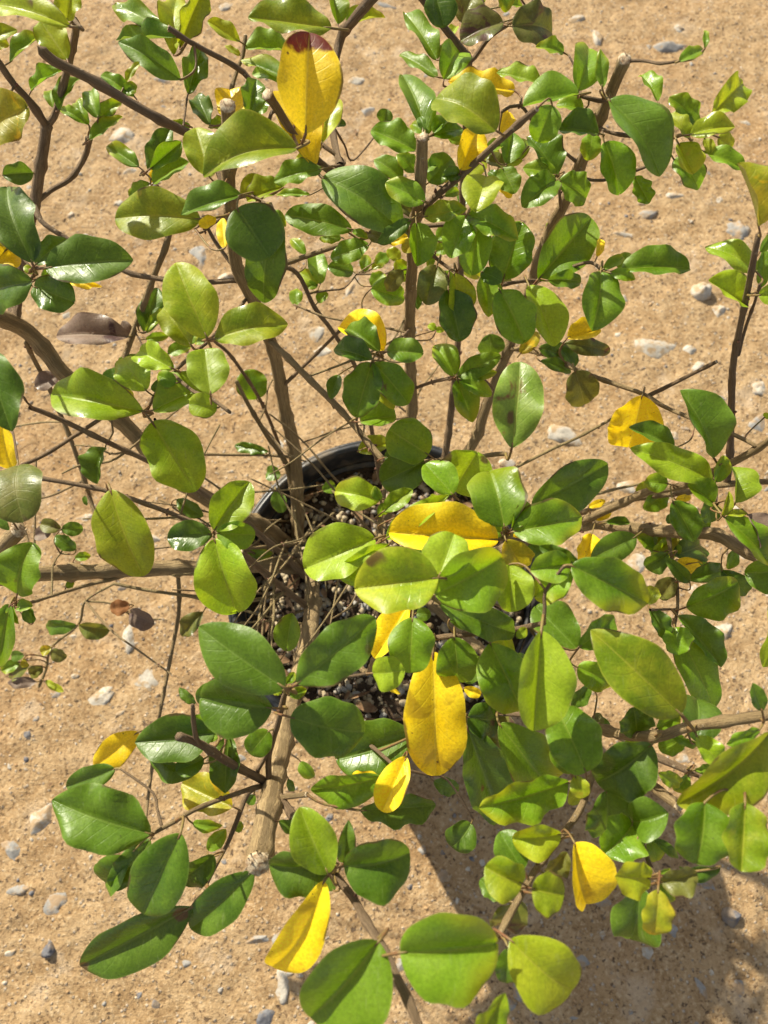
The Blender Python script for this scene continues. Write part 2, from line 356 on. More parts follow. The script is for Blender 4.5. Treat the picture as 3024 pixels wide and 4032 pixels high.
# ------------------------------------------------------------------ pot
RIM = .215; SOIL = .188; PR = .122
pc = at(1527, 2307, RIM); PX, PY = pc.x, pc.y
def lathe(prof, n=96, wob=0.0):
    vs, fs = [], []
    for r, z in prof:
        for j in range(n):
            a_ = 2 * math.pi * j / n; rr = r * (1 + wob * math.sin(3 * a_ + 1) + wob * .6 * math.sin(2 * a_))
            vs.append(Vector((PX + rr * math.cos(a_), PY + rr * math.sin(a_), z)))
    for i in range(len(prof) - 1):
        for j in range(n):
            fs.append((i * n + j, i * n + (j + 1) % n, (i + 1) * n + (j + 1) % n, (i + 1) * n + j))
    return vs, fs
pot = bpy.data.objects.new('plant_pot', None); COL.objects.link(pot); pot.location = (PX, PY, 0)
tag(pot, 'black plastic nursery pot standing on sandy ground under the shrub', 'plant pot')
pinv = Matrix.Translation((-PX, -PY, 0))
def potpart(name, prof):
    vs, fs = lathe(prof, 96, .006); o = mesh_obj(name, vs, fs, [POTM], pot); o.matrix_parent_inverse = pinv; return o
potpart('pot_wall', [(.002, .004), (.078, .004), (.0825, .008), (.089, .06), (.100, .13), (.1125, RIM - .022), (.1105, RIM - .022), (.098, .13), (.087, .06), (.08, .010), (.002, .010)])
potpart('rim', [(.1128, RIM - .024), (.1155, RIM - .0245), (.1175, RIM - .021), (.1185, RIM - .004), (.1205, RIM - .0008), (.1225, RIM - .0012), (.1225, RIM - .004), (.120, RIM - .0045),
    (.120, RIM - .001 + .0012), (.1165, RIM + .0008), (.1150, RIM - .003), (.1128, RIM - .020), (.1128, RIM - .024)])
# soil
def soil_z(x, y): return SOIL + .006 * (float(vnoise(x, y, .03, 8)) - .5) + .005 * (float(vnoise(x, y, .009, 9)) - .5)
sv_, sf_ = [], []; NR, NA = 34, 72
for i in range(NR + 1):
    for j in range(NA):
        rr = .1085 * i / NR; a_ = 2 * math.pi * j / NA; x = PX + rr * math.cos(a_); y = PY + rr * math.sin(a_)
        sv_.append(Vector((x, y, soil_z(x + 5, y + 5))))
for i in range(NR):
    for j in range(NA): sf_.append((i * NA + j, (i + 1) * NA + j, (i + 1) * NA + (j + 1) % NA, i * NA + (j + 1) % NA))
soil = mesh_obj('potting_soil', sv_, sf_, [SOILM]); tag(soil, 'dark potting soil filling the black nursery pot', 'soil', None, 'stuff')
def insoil(r):
    a_ = r.uniform(0, 6.283); rr = .105 * math.sqrt(r.random()); return PX + rr * math.cos(a_), PY + rr * math.sin(a_)
PUM = plain('soil_grit_cream', (.46, .38, .26), (.34, .27, .17), 200, .9)
sg = scatter('soil_grit', 2600, insoil, lambda r: .0012 + .0034 * r.random() ** 1.8, [(PUM, 6), (STG, 3), (STD, 1), (SOILM, 3)], lambda x, y: soil_z(x + 5, y + 5), 6, .25)
tag(sg, 'cream and grey grit mixed over the dark potting soil', 'grit')

LIT = plain('dry_litter', (.16, .085, .045), (.30, .19, .10), 150, .9)
def litter(name, n, area, zf, smin, smax, seed):
    r = random.Random(seed); V, Fc = [], []
    for _ in range(n):
        x, y = area(r); ln = r.uniform(smin, smax); wd = ln * r.choice((.1, .16, .42, .5)); an = r.uniform(0, 6.28); b0 = len(V)
        z = zf(x, y); cu = r.uniform(-.2, .3); ti = r.uniform(-.25, .25)
        for i in range(6):
            s_ = i / 5; w_ = wd * (math.sin(math.pi * min(max(s_, .06), .94)) ** .8)
            for v in (-1, 0, 1):
                a1 = (s_ - .5) * ln; b1 = v * w_ * .5
                V.append(Vector((x + a1 * math.cos(an) - b1 * math.sin(an), y + a1 * math.sin(an) + b1 * math.cos(an), z + .0012 + ln * (cu * math.sin(math.pi * s_) * .5 + abs(v) * .06 + ti * (s_ - .5) * .5 + .06))))
        for i in range(5):
            for v in range(2): Fc.append((b0 + i * 3 + v, b0 + i * 3 + v + 1, b0 + i * 3 + v + 4, b0 + i * 3 + v + 3))
    o = mesh_obj(name, V, Fc, [LIT]); o['kind'] = 'stuff'; return o
tag(litter('leaf_litter', 60, insoil, lambda x, y: soil_z(x + 5, y + 5) + .002, .006, .02, 31), 'brown dry leaf litter lying on the soil in the pot', 'litter')
tag(litter('ground_litter', 70, lambda r: (r.uniform(-.6, .6), r.uniform(-.28, 1.05)), lambda x, y: float(ground_z(x, y)), .003, .010, 32), 'dark dry plant crumbs scattered on the sandy ground', 'litter')
# ------------------------------------------------------------------ shrub
base3 = at(1300, 2200, .19)
shrub = bpy.data.objects.new('potted_shrub', None); COL.objects.link(shrub); shrub.location = base3
tag(shrub, 'pruned privet like shrub with glossy green and yellow leaves in black pot', 'shrub')
sinv = Matrix.Translation(-base3)
branches = []       # (object, [points], [radii])
def catmull(pts, rad, step=.004):
    P, R = [], []
    n = len(pts)
    for i in range(n - 1):
        p0 = pts[max(i - 1, 0)]; p1 = pts[i]; p2 = pts[i + 1]; p3 = pts[min(i + 2, n - 1)]
        m = max(2, int((p2 - p1).length / step))
        for k in range(m):
            t = k / m
            q = .5 * ((2 * p1) + (p2 - p0) * t + (2 * p0 - 5 * p1 + 4 * p2 - p3) * t * t + (3 * p1 - p0 - 3 * p2 + p3) * t ** 3)
            P.append(q); R.append(rad[i] * (1 - t) + rad[i + 1] * t)
    P.append(pts[-1]); R.append(rad[-1]); return P, R
def tube(P, R, sides=9, nodes=True, seed=0, cut=False):
    r = random.Random(seed); vs, fs, uv, mi = [], [], [], []
    t0 = (P[1] - P[0]).normalized(); ref = Vector((0, 0, 1)) if abs(t0.z) < .9 else Vector((1, 0, 0))
    nrm = (ref - t0 * ref.dot(t0)).normalized(); L = 0; ph = r.random()
    spacing = r.uniform(.022, .034)
    for i, p in enumerate(P):
        t = (P[min(i + 1, len(P) - 1)] - P[max(i - 1, 0)]).normalized()
        nrm = (nrm - t * nrm.dot(t)).normalized(); b = t.cross(nrm)
        if i: L += (p - P[i - 1]).length
        q = ((L / spacing + ph) % 1.0) - .5
        sw = 1 + (.32 * math.exp(-(q / .07) ** 2) if nodes else 0)
        wob = Vector((mnoise.noise(p * 30), mnoise.noise(p * 30 + Vector((9, 1, 4))), 0)) * R[i] * .25
        for j in range(sides):
            a_ = 2 * math.pi * j / sides
            rr = R[i] * sw * (1 + .1 * mnoise.noise(p * 150 + Vector((math.cos(a_), math.sin(a_), 0)) * 1.3))
            vs.append(p + wob + (nrm * math.cos(a_) + b * math.sin(a_)) * rr); uv.append((j / sides * 6, L * 90))
    n = len(P)
    for i in range(n - 1):
        for j in range(sides):
            fs.append((i * sides + j, i * sides + (j + 1) % sides, (i + 1) * sides + (j + 1) % sides, (i + 1) * sides + j)); mi.append(0)
    # end cap (a cut face is a little ragged)
    t = (P[-1] - P[-2]).normalized(); s0 = (n - 1) * sides
    if cut:
        rag = len(vs)
        for j in range(sides):
            vs.append(P[-1] + (vs[s0 + j] - P[-1]) * .86 + t * R[-1] * r.uniform(.0, .55)); uv.append((0, 0))
        for j in range(sides): fs.append((s0 + j, s0 + (j + 1) % sides, rag + (j + 1) % sides, rag + j)); mi.append(1)
        vs.append(P[-1] + t * R[-1] * .1); uv.append((0, 0)); c = len(vs) - 1
        for j in range(sides): fs.append((rag + j, rag + (j + 1) % sides, c)); mi.append(1)
    else:
        vs.append(P[-1] + t * R[-1] * 1.2); uv.append((0, 0)); c = len(vs) - 1
        for j in range(sides): fs.append((s0 + j, s0 + (j + 1) % sides, c)); mi.append(0)
    return vs, fs, uv, mi
def add_bud(V, Fc, UV, MI, p, d, r, mi):
    d = d.normalized(); ref = Vector((0, 0, 1)) if abs(d.z) < .9 else Vector((1, 0, 0))
    a_ = d.cross(ref).normalized(); b = d.cross(a_); base = len(V)
    prof = [(0, .7), (.8, 1.0), (1.8, .75), (2.6, .1)]
    for l, w in prof:
        for j in range(6):
            an = j * math.pi / 3; V.append(p + d * l * r + (a_ * math.cos(an) + b * math.sin(an)) * w * r); UV.append((0, 0))
    for i in range(3):
        for j in range(6): Fc.append((base + i * 6 + j, base + i * 6 + (j + 1) % 6, base + (i + 1) * 6 + (j + 1) % 6, base + (i + 1) * 6 + j)); MI.append(mi)
TX, TY = 0, 0
def T(x, y):
    global TX, TY
    TX, TY = x, y
K = 800 / 1659
def make_branch(P3, R3, mat, name, cut=False, buds=0.0, nodes=True, parent=None):
    P, R = catmull(P3, R3); sd = len(branches)
    V, Fc, UV, MI = tube(P, R, 10 if R3[0] > .003 else 7, nodes, sd, cut)
    rr = random.Random(sd)
    i = 5
    while i < len(P) - 2 and buds > 0:
        if rr.random() < buds:
            t = (P[i + 1] - P[i - 1]).normalized(); side = t.cross(Vector((rr.uniform(-1, 1), rr.uniform(-1, 1), 1))).normalized()
            for s in (-1, 1):
                if rr.random() < .7: add_bud(V, Fc, UV, MI, P[i] + side * s * R[i] * .8, side * s + t * .9, min(max(R[i] * .5, .0006), .0012), 2)
        i += rr.randint(5, 8)
    if cut and R[-1] > .0016:
        t = (P[-1] - P[-2]).normalized(); e1 = t.orthogonal().normalized(); e2 = t.cross(e1)
        for q in range(int(7 + R[-1] * 2200)):
            an = rr.uniform(0, 6.28); rad = R[-1] * rr.uniform(.55, 1.0); b0 = len(V)
            c0 = P[-1] + (e1 * math.cos(an) + e2 * math.sin(an)) * rad; w_ = R[-1] * rr.uniform(.07, .2)
            dr = (t * rr.uniform(.5, 1) + (e1 * math.cos(an) + e2 * math.sin(an)) * rr.uniform(-.1, .9)).normalized() * R[-1] * rr.uniform(.3, 1.15)
            for z in range(3): V.append(c0 + (e1 * math.cos(z * 2.1 + an) + e2 * math.sin(z * 2.1 + an)) * w_ - t * R[-1] * .2); UV.append((0, 0))
            V.append(c0 + dr); UV.append((0, 0))
            for z in range(3): Fc.append((b0 + z, b0 + (z + 1) % 3, b0 + 3)); MI.append(1 if rr.random() < .6 else 0)
    o = mesh_obj(name, V, Fc, [mat, CUT, BUDM], shrub if parent is None else parent, None, UV, MI)
    o.matrix_parent_inverse = sinv
    branches.append((o, P, R)); return o
def B(pts, w0, w1, m='d', cut=False, buds=.25, name=None):
    """pts: (photo x, photo y, height cm); w0, w1: apparent widths in photo pixels at both ends."""
    P3 = [at(x, y, h / 100) for x, y, h in pts]; n = len(pts); R3 = []
    for i, (x, y, h) in enumerate(pts):
        w = w0 + (w1 - w0) * i / (n - 1); R3.append(w / 2 * depth_at(y, h / 100) / F_PX)
    return make_branch(P3, R3, {'t': BARK, 'd': BARKD, 'o': BARKG}[m], name or ('stem' if max(w0, w1) > 34 else 'twig'), cut, buds)

# main stems
B([(1172,2110,18.5),(1170,1940,22.5),(1160,1790,25),(1145,1697,27),(1120,1600,29),(1097,1475,32),(1073,1370,34),(1040,1290,36),(1000,1181,38),(950,1080,40),(925,1010,41),(905,800,44),(898,520,47),(893,418,48.5)],50,52,'t',True,.1)
B([(1460,2200,18.5),(1560,1900,24),(1622,1640,29),(1613,1430,33),(1612,1280,36),(1616,1140,39),(1624,990,42),(1632,900,44),(1652,780,46.5),(1660,540,50)],40,46,'t',True,.2)
B([(1600,2190,18.5),(1760,1900,23),(1862,1745,25.5),(1915,1600,28),(1990,1400,31),(2060,1220,34),(2110,1060,37),(2160,920,39),(2230,790,41.5),(2285,650,44),(2365,460,47),(2420,330,49),(2460,232,50.5)],38,46,'t',True,.2)
B([(1690,2110,18.5),(1750,1805,24),(1779,1600,27),(1795,1450,29.5),(1803,1340,31),(1815,1000,36),(1827,620,41),(1848,240,45)],28,26,'d',False,.2)
B([(1200,2230,18.5),(1090,2228,23),(980,2226,24.5),(770,2235,26),(500,2242,28),(200,2258,30.5),(0,2280,32.5),(-60,2240,34),(0,2165,36),(72,2088,37.5)],62,64,'t',True,.1)
B([(1130,2140,18.5),(1040,2075,23),(950,2030,25),(760,1930,27.5),(600,1800,30),(530,1715,31),(430,1620,32.5),(330,1530,34),(240,1460,35.5),(180,1385,36.5),(80,1290,38.5),(-60,1225,41)],60,66,'t',False,.05)
B([(1232,2220,18.5),(1232,2330,21.5),(1222,2450,24),(1180,2650,28),(1135,2800,32),(1110,2940,35),(1080,3075,38),(1055,3210,40.5),(1035,3310,42.5),(1012,3400,44)],54,100,'t',True,.05)
B([(1500,2260,18.5),(1760,2225,23),(1950,2180,25),(2044,2140,26),(2302,2068,28),(2413,2072,29),(2557,2087,31),(2700,2097,33),(2823,2105,35),(2920,2160,36),(3080,2240,38)],44,52,'t',False,.15)
B([(2292,2053,28.5),(2480,1966,33),(2567,1933,35),(2702,1909,37),(2871,1827,40),(2991,1759,42),(3070,1700,44)],34,28,'t',False,.3)
B([(2250,2030,27),(2470,1970,29),(2605,1947,31),(2702,1937,32),(2847,1908,34),(3060,1893,36)],24,24,'t',False,.2)
B([(2861,1905,34),(2873,1800,36),(2880,1600,39),(2885,1451,42),(2895,1379,43),(2919,1263,45),(2943,1147,47),(2967,1017,49),(2986,925,50)],28,24,'d',False,.5)
B([(2905,1400,42.5),(2938,1282,44),(2972,1190,46),(2990,1120,47)],14,11,'d',False,.4)
B([(2002,1370,31.5),(2155,1398,34),(2261,1451,36),(2330,1480,36.5),(2437,1518,37),(2533,1552,37.5),(2610,1598,38),(2690,1634,39),(2890,1711,41),(2976,1755,42)],20,16,'t',False,.15)
B([(2548,1560,37.5),(2644,1514,38.5),(2730,1470,39.5),(2822,1424,41)],17,15,'d',True,.2)
B([(1880,1900,26),(1991,1856,30),(2049,1831,31),(2174,1769,32),(2261,1730,33),(2326,1696,34),(2427,1639,35)],13,11,'o',False,.45)
B([(2230,1975,26),(2273,1957,26),(2365,1942,26),(2413,1928,26.3),(2530,1904,27)],13,11,'o',False,.4)
B([(2630,2100,32),(2644,2193,31.5),(2664,2285,31.5),(2668,2396,32),(2654,2463,32.5)],15,12,'t',False,.2)
# lower right
B([(1640,2330,18.5),(1900,2560,26),(2150,2760,33),(2330,2860,38),(2567,2901,42.5),(2702,2863,43.5),(2847,2844,44.5),(3070,2812,46)],36,44,'t',False,.2)
B([(2300,2850,37),(2440,2900,37.5),(2601,2988,38),(2702,3032,38.5),(2789,3065,39)],26,28,'d',False,.3)
B([(2480,3010,38.5),(2567,3090,40),(2620,3130,41),(2673,3172,42)],40,42,'t',True,0)
B([(2150,2760,33),(2300,2860,37),(2360,2960,39),(2336,3050,40),(2283,3190,41.5),(2222,3275,42.5),(2155,3362,43.2),(2102,3435,44),(2059,3512,44.5),(1996,3627,45.2),(1965,3690,45.5)],26,27,'t',False,.35)
B([(1620,2860,26),(1760,2835,29.5),(1846,2822,33),(1962,2810,34.5),(2059,2815,36),(2150,2830,37)],17,22,'d',False,.2)
B([(2400,3050,40),(2470,3230,42.5),(2519,3295,43),(2557,3405,44),(2590,3475,44.8)],18,20,'d',False,.3)
# front stem and its shoots
B([(1085,3115,39),(1193,3275,41.5),(1314,3440,43),(1391,3540,44),(1439,3627,45),(1510,3737,46),(1562,3849,47),(1610,3946,47.5),(1660,4070,48.5)],32,36,'d',False,.25)
B([(1060,3075,38.5),(1058,2978,39.5),(1097,2834,42),(1121,2737,43.5),(1140,2699,44.5)],26,20,'d',False,.35)
B([(1040,3085,38),(1010,3050,38.6),(1040,2990,39.6),(1052,2960,40)],20,16,'d',False,.2)
B([(1050,3080,38.2),(899,3003,40.5),(793,2935,42.5),(735,2912,43.5),(702,2902,44)],36,30,'d',False,.1)
B([(790,2933,42.7),(775,2915,43.2),(764,2858,44.5),(759,2776,46)],26,16,'d',False,.1)
B([(1040,3095,38.3),(995,3104,39),(880,3143,40),(764,3190,41),(694,3232,41.6),(593,3285,42)],21,17,'t',False,.3)
B([(1030,3090,38),(976,3123,37.6),(933,3232,37.6),(899,3314,37.8),(875,3362,38),(812,3483,38.5)],22,14,'d',False,.3)
B([(1100,3140,39.5),(1130,3138,40),(1208,3128,41)],22,22,'t',True,.6)
# upper left
B([(60,1300,38.6),(60,1150,38.5),(87,1007,39),(137,790,40),(159,651,41.5),(182,490,43)],42,42,'d',False,.1)
B([(182,495,43),(120,400,44.5),(60,335,45.5),(-20,225,47)],32,26,'d',False,.2)
B([(182,490,43),(212,458,43.4),(240,360,44.5),(270,250,46),(299,120,49),(289,75,50)],28,28,'d',False,.3)
B([(140,800,40),(200,750,40),(270,709,40),(309,661,40.3),(342,598,41),(352,545,42)],18,24,'d',False,.4)
B([(905,790,44),(850,640,44.2),(800,560,44.8),(714,511,45.5),(627,468,46.5),(482,386,47.5),(352,309,48.5),(212,241,49.5),(165,200,50)],32,42,'d',False,.3)
B([(905,700,44.8),(990,480,44.6),(981,309,45),(803,193,46.5),(740,159,47),(665,108,47.6)],22,20,'d',True,.3)
B([(905,600,45),(900,420,43.8),(913,342,43.5),(942,256,43.8),(957,217,44),(966,140,44.5)],16,15,'t',True,.3)
B([(1632,885,44.3),(1500,800,44.5),(1400,730,45),(1285,661,46),(1174,555,48),(1100,440,49.5),(1053,371,50.5)],26,38,'d',True,.2)
B([(1285,661,46),(1357,641,45),(1270,569,45.3),(1100,430,44),(1060,470,44)],16,14,'d',False,.2)
B([(1340,650,45.3),(1300,420,44.5),(1338,170,45),(1391,82,46.5),(1475,-20,48)],26,44,'d',False,.3)
B([(1848,240,45),(1817,193,45.5),(1755,116,46.2),(1655,-15,47.5)],30,27,'d',False,.2)
B([(1848,240,45),(1870,225,45),(1933,140,46),(2001,96,46.6),(2102,5,47.6)],20,17,'d',True,.3)
B([(1632,885,44.3),(1697,791,46),(1846,665,47.5),(1962,559,49),(2112,429,51)],28,26,'d',True,.25)
B([(2285,650,44),(2130,520,45),(2049,415,46),(1977,439,46)],12,13,'d',False,.2)
B([(2398,390,48),(2360,395,48.4),(2283,376,48.5)],22,14,'d',False,.3)
B([(2350,500,46.5),(2400,520,47),(2445,530,47.2),(2560,545,47.5),(2655,540,48),(2710,520,48.3)],15,13,'d',False,.3)
B([(2270,700,43.5),(2374,711,44),(2504,670,44.6),(2572,646,45)],12,12,'d',False,.2)
B([(2466,240,50.4),(2530,238,50.8),(2600,250,51.5),(2673,240,52)],14,10,'d',False,.2)
B([(2210,830,41),(2198,720,44),(2190,690,45)],12,12,'d',False,.2)
# centre twigs
B([(1060,1340,35),(1150,1422,36),(1241,1514,36.5),(1328,1600,36.5),(1400,1682,36.5),(1492,1793,37),(1540,1841,37.3),(1612,1915,38)],27,24,'t',True,.15)
B([(1510,1815,37),(1516,1870,37.5),(1509,1971,38.5),(1495,2060,40),(1500,2125,41)],18,20,'t',False,.3)
B([(1530,1832,37.2),(1600,1822,38),(1769,1812,39.5),(1952,1790,41),(1992,1787,41.5)],19,19,'t',False,.3)
B([(960,1090,39.5),(1150,1027,40.3),(1320,969,41.5),(1410,942,42.3),(1625,885,44)],20,22,'t',False,.15)
B([(1640,890,44),(1692,889,44),(1789,880,44.3),(1840,860,44.8)],18,16,'d',False,.3)
B([(1632,905,43.5),(1700,1000,43),(1760,1050,42.8),(1800,1075,43)],14,13,'d',False,.4)
B([(970,1090,39),(1150,1060,36.5),(1237,1210,34.5),(1323,1326,33),(1420,1500,30),(1500,1900,22)],18,18,'d',False,.15)
B([(1110,1524,31),(1131,1504,31.6),(1222,1417,33.5),(1338,1302,36.5)],15,13,'d',False,.2)
B([(830,1330,34),(851,1350,33.5),(918,1412,32),(1030,1586,28),(1100,1750,24)],13,14,'d',False,.2)
B([(137,800,40),(159,867,40),(246,930,39.6),(487,1065,38.6),(632,1099,38.6),(783,1113,39),(985,1097,39.5)],20,21,'d',False,.2)
B([(432,1612,32.5),(470,1480,32.6),(497,1388,33),(555,1234,35),(612,1070,37.5),(656,959,39),(690,800,40)],24,24,'t',False,.2)
B([(1000,1190,37),(947,1089,37.5),(841,940,38.5),(800,850,39.5)],16,15,'d',False,.2)
B([(116,1605,38),(231,1648,36.5),(473,1764,34),(665,1860,31.5),(800,1942,29.5),(952,2048,27.5),(1077,2155,25),(1198,2265,21)],20,26,'d',False,.15)
B([(425,1635,32.5),(405,1643,33),(188,1783,35.5),(87,1831,36.5)],17,16,'d',False,.3)
B([(-40,1850,37),(183,1885,37),(400,1928,36.5),(603,1995,36.3),(771,2063,37),(841,2101,38)],18,20,'d',False,.35)
B([(1208,2385,23),(1078,2285,27),(947,2172,31)],26,30,'d',True,.1)
B([(1170,1802,25.2),(1073,1793,25.5),(923,1790,26),(803,1788,26.5)],12,12,'t',False,.35)
B([(1222,2130,22.5),(1126,2145,24),(947,2164,26.5),(800,2190,27)],13,12,'t',False,.2)
B([(420,2180,28.5),(366,2000,28),(333,1889,29),(289,1759,30.5),(231,1615,32),(193,1523,33.5),(140,1427,35),(101,1350,37.5)],17,18,'t',False,.2)
B([(700,2250,26.5),(704,2400,25),(675,2569,24),(627,2819,23.5),(583,3138,24),(572,3260,25)],17,12,'t',False,.2)
B([(500,2250,28),(482,2270,28),(328,2309,30),(111,2376,33),(65,2385,34)],15,13,'t',False,.25)
B([(1150,2330,20),(950,2370,24),(791,2352,25.5),(603,2328,26),(448,2299,26.5)],15,13,'o',False,.2)
B([(448,2299,26.5),(337,2367,24.5),(309,2458,22.5),(203,2549,21),(183,2631,20),(154,2704,19.5)],9,11,'o',False,.3)
B([(1180,2130,20),(1135,1856,24),(1049,1711,27),(981,1600,29.5),(930,1500,31)],26,14,'t',False,.2)
B([(1340,2460,19),(1430,2641,27),(1480,2588,31),(1560,2540,34),(1697,2463,38)],24,26,'t',False,.2)
B([(1600,2530,36),(1711,2511,41),(1866,2496,41.5),(1933,2492,42),(2049,2472,43),(2141,2453,46)],22,20,'d',False,.3)
B([(1640,2200,19),(1700,2150,26),(1850,2130,33),(1985,2105,41),(1990,2075,42)],16,15,'d',False,.3)
B([(1985,2110,40.8),(2060,2130,40),(2105,2110,39)],15,18,'d',False,.3)
B([(2000,1630,28),(1880,1480,34),(1637,1525,31)],9,9,'d',False,.1)
B([(1632,1530,31),(1700,1505,33),(1788,1488,36)],13,14,'d',False,.3)
B([(2023,1200,34.5),(2110,1110,40),(1978,1122,42),(1960,1150,42.5)],14,16,'d',False,.3)
B([(2110,1110,40),(2300,1035,43),(2370,1060,44),(2430,1085,44.3)],14,14,'d',False,.3)
B([(1478,1400,42),(1520,1385,42.8),(1610,1300,36)],10,10,'d',False,.2)
B([(1480,1800,36),(1404,1665,37.5),(1470,1420,41.5)],9,12,'d',False,.2)
B([(600,1625,38),(570,1640,38.6),(620,1540,40),(680,1470,41.5),(760,1395,43),(820,1345,44)],14,14,'d',False,.3)
B([(610,1650,37.5),(640,1760,33),(720,1850,30.5)],12,14,'d',False,.2)
B([(815,1340,44),(830,1330,44.3),(900,1260,40),(985,1160,38)],13,14,'d',False,.2)
B([(145,1055,44),(130,1090,43),(80,1190,40),(70,1280,38.8)],16,16,'d',False,.3)
B([(2560,2400,36),(2664,2399,32)],10,10,'d',False,.2)
B([(1160,2720,30),(1300,2830,34),(1450,2930,37.5),(1560,3022,40)],16,14,'d',False,.2)
B([(1560,2540,34),(1600,2480,38),(1622,2430,41),(1635,2370,43.5),(1700,2300,46)],14,14,'d',False,.2)
B([(905,790,44),(980,770,46),(1050,805,47.5)],16,14,'d',False,.2)
B([(680,1470,41.5),(760,1540,43),(827,1567,44.5),(905,1625,45)],14,15,'d',False,.4)
B([(2789,3065,39),(2850,3060,43),(2930,3140,47.5)],18,14,'d',False,.2)
# dead thin shoots low in the pot
rz = random.Random(3)
def dry(x0, y0, h0, x1, y1, h1, hm):
    B([(x0, y0, h0), ((x0 * 2 + x1) / 3 + rz.uniform(-18, 18), (y0 * 2 + y1) / 3 + rz.uniform(-18, 18), hm), ((x0 + 2 * x1) / 3 + rz.uniform(-20, 20), (y0 + 2 * y1) / 3 + rz.uniform(-20, 20), (hm + h1) / 2), (x1, y1, h1)], rz.uniform(7, 11), rz.uniform(5, 8), rz.choice('oot'), False, .25, 'dry_twig')
for q in range(26):
    x0 = rz.uniform(1020, 1500); y0 = rz.uniform(2000, 2420)
    an = rz.uniform(math.radians(80), math.radians(270)); ln = rz.uniform(250, 800)
    hm = rz.uniform(23, 28)
    dry(x0, y0, 19, x0 + math.cos(an) * ln, y0 - math.sin(an) * ln * .9, hm + rz.uniform(0, 6), hm)
near = [(b, k) for b in branches[:-26] for k in range(8, len(b[1]) - 4, 3)]
cnt = 0
while cnt < 46:
    b, k = rz.choice(near); p = b[1][k]; qv = p - Vector((0, 0, CAM_H)); d = qv.dot(FWD)
    x0 = 1512 + F_PX * qv.x / d; y0 = 2016 - F_PX * qv.dot(UPV) / d; h0 = p.z * 100
    if not (100 < x0 < 1750 and 1250 < y0 < 2500) or h0 > 37: continue
    an = rz.uniform(0, 6.28); ln = rz.uniform(150, 480); h1 = max(24, h0 + rz.uniform(-4, 3))
    dry(x0, y0, h0, x0 + math.cos(an) * ln, y0 + math.sin(an) * ln, h1, (h0 + h1) / 2); cnt += 1

# ------------------------------------------------------------------ leaves
BP = []; BI = []
for bi, (o, P, R) in enumerate(branches):
    for i in range(1, len(P)): BP.append(tuple(P[i])); BI.append((bi, i))
BPn = np.array(BP)
def proj(A_):
    q = A_ - np.array([0, 0, CAM_H]); d = q @ np.array(FWD); return np.stack([1512 + F_PX * q[:, 0] / d, 2016 - F_PX * (q @ np.array(UPV)) / d, d], 1)
BPX = proj(BPn)
PETM = plain('petiole', (.20, .16, .05), (.17, .075, .04), 200, .5)
leaf_count = 0; small_leaves = []
LEAVES = []
def L(bx, by, tx, ty, wl, wr, c, h, tilt=None, bend=0.0, wav=None, arch=None, ns=False):
    LEAVES.append((TX + bx * K, TY + by * K, TX + tx * K, TY + ty * K, wl * K, wr * K, c, h, tilt, bend, wav, arch, ns))
T(0, 0)
L(575,215,-150,30,120,150,'y',51.5); L(545,170,640,-150,110,110,'y',50.5); L(550,490,330,170,110,120,'y',48.5); L(80,510,330,300,110,50,'g',45.5)
L(-60,330,140,240,60,60,'y',47); L(-80,330,75,370,50,60,'y',46.5); L(255,740,520,570,90,40,'g',44.5); L(480,900,650,630,90,60,'g',44)
L(440,880,420,730,50,40,'g',43.5); L(725,1020,480,880,40,50,'g',43); L(725,1020,640,800,60,50,'g',42.5); L(800,960,740,730,80,70,'g',44)
L(810,965,990,830,50,60,'g',43.5); L(735,1150,1000,950,70,50,'g',43.5); L(1100,790,820,610,50,60,'g',44); L(1000,760,1120,700,40,50,'g',44)
L(1020,690,1150,500,30,30,'y',45); L(1475,650,960,330,110,90,'d',46.5); L(1460,305,950,330,40,110,'g',47); L(1340,250,930,30,90,90,'g',45)
L(1420,450,1450,-60,90,110,'y',46); L(1470,380,1680,-120,40,110,'y',45.5); L(1535,770,1640,390,60,110,'g',45); L(-180,1120,230,870,190,190,'v',48)
L(20,1430,270,1410,60,90,'d',42.5); L(1135,1365,875,1190,60,80,'g',41.5); L(1210,1390,1400,1040,80,80,'d',42.5); L(1225,1380,1480,1160,40,90,'g',43)
L(1230,1500,1320,1330,40,30,'Y',40.5); L(1250,1500,1540,1320,110,80,'g',42); L(1225,1500,1050,1600,50,60,'g',41); L(1560,1040,1400,990,30,30,'g',44)
T(740, 0)
L(1175,230,490,140,130,170,'y',49.5,.1); L(425,340,160,170,60,70,'y',45); L(430,450,300,370,25,25,'y',44); L(860,420,470,400,60,150,'g',44)
L(850,660,430,490,50,100,'g',44.5); L(850,680,520,590,60,60,'g',43.5); L(960,1090,990,260,190,260,'T',50.5,.2,0,.03); L(1030,1360,770,720,130,170,'Y',47.5)
L(1050,1280,1080,930,100,50,'Y',47); L(1090,1170,1200,800,80,100,'y',46.5); L(400,1030,340,730,120,130,'Y',44.5); L(500,950,560,640,60,110,'d',46)
L(560,940,660,810,50,50,'g',45); L(180,1020,70,770,80,80,'d',43.5); L(170,1040,330,1000,50,50,'g',43); L(895,1210,120,1430,180,260,'y',51.5,-.1,-.06,.04)
L(180,1450,60,1040,120,140,'y',49.5); L(1100,1380,700,1480,90,100,'g',47.5); L(1070,1390,880,1280,60,40,'y',46.5); L(1000,1590,720,1590,30,40,'g',45)
L(780,1530,480,1640,80,120,'y',46.5); L(640,1480,430,1600,90,80,'y',45.5); L(1095,1450,1760,1880,220,200,'d',49,-.15,0,.02); L(440,1590,-60,1750,90,140,'d',49.5)
L(1225,200,1180,-60,40,110,'g',45); L(1290,200,1460,80,60,60,'g',45); L(1340,210,1610,140,80,30,'y',45)
T(1480, 0)
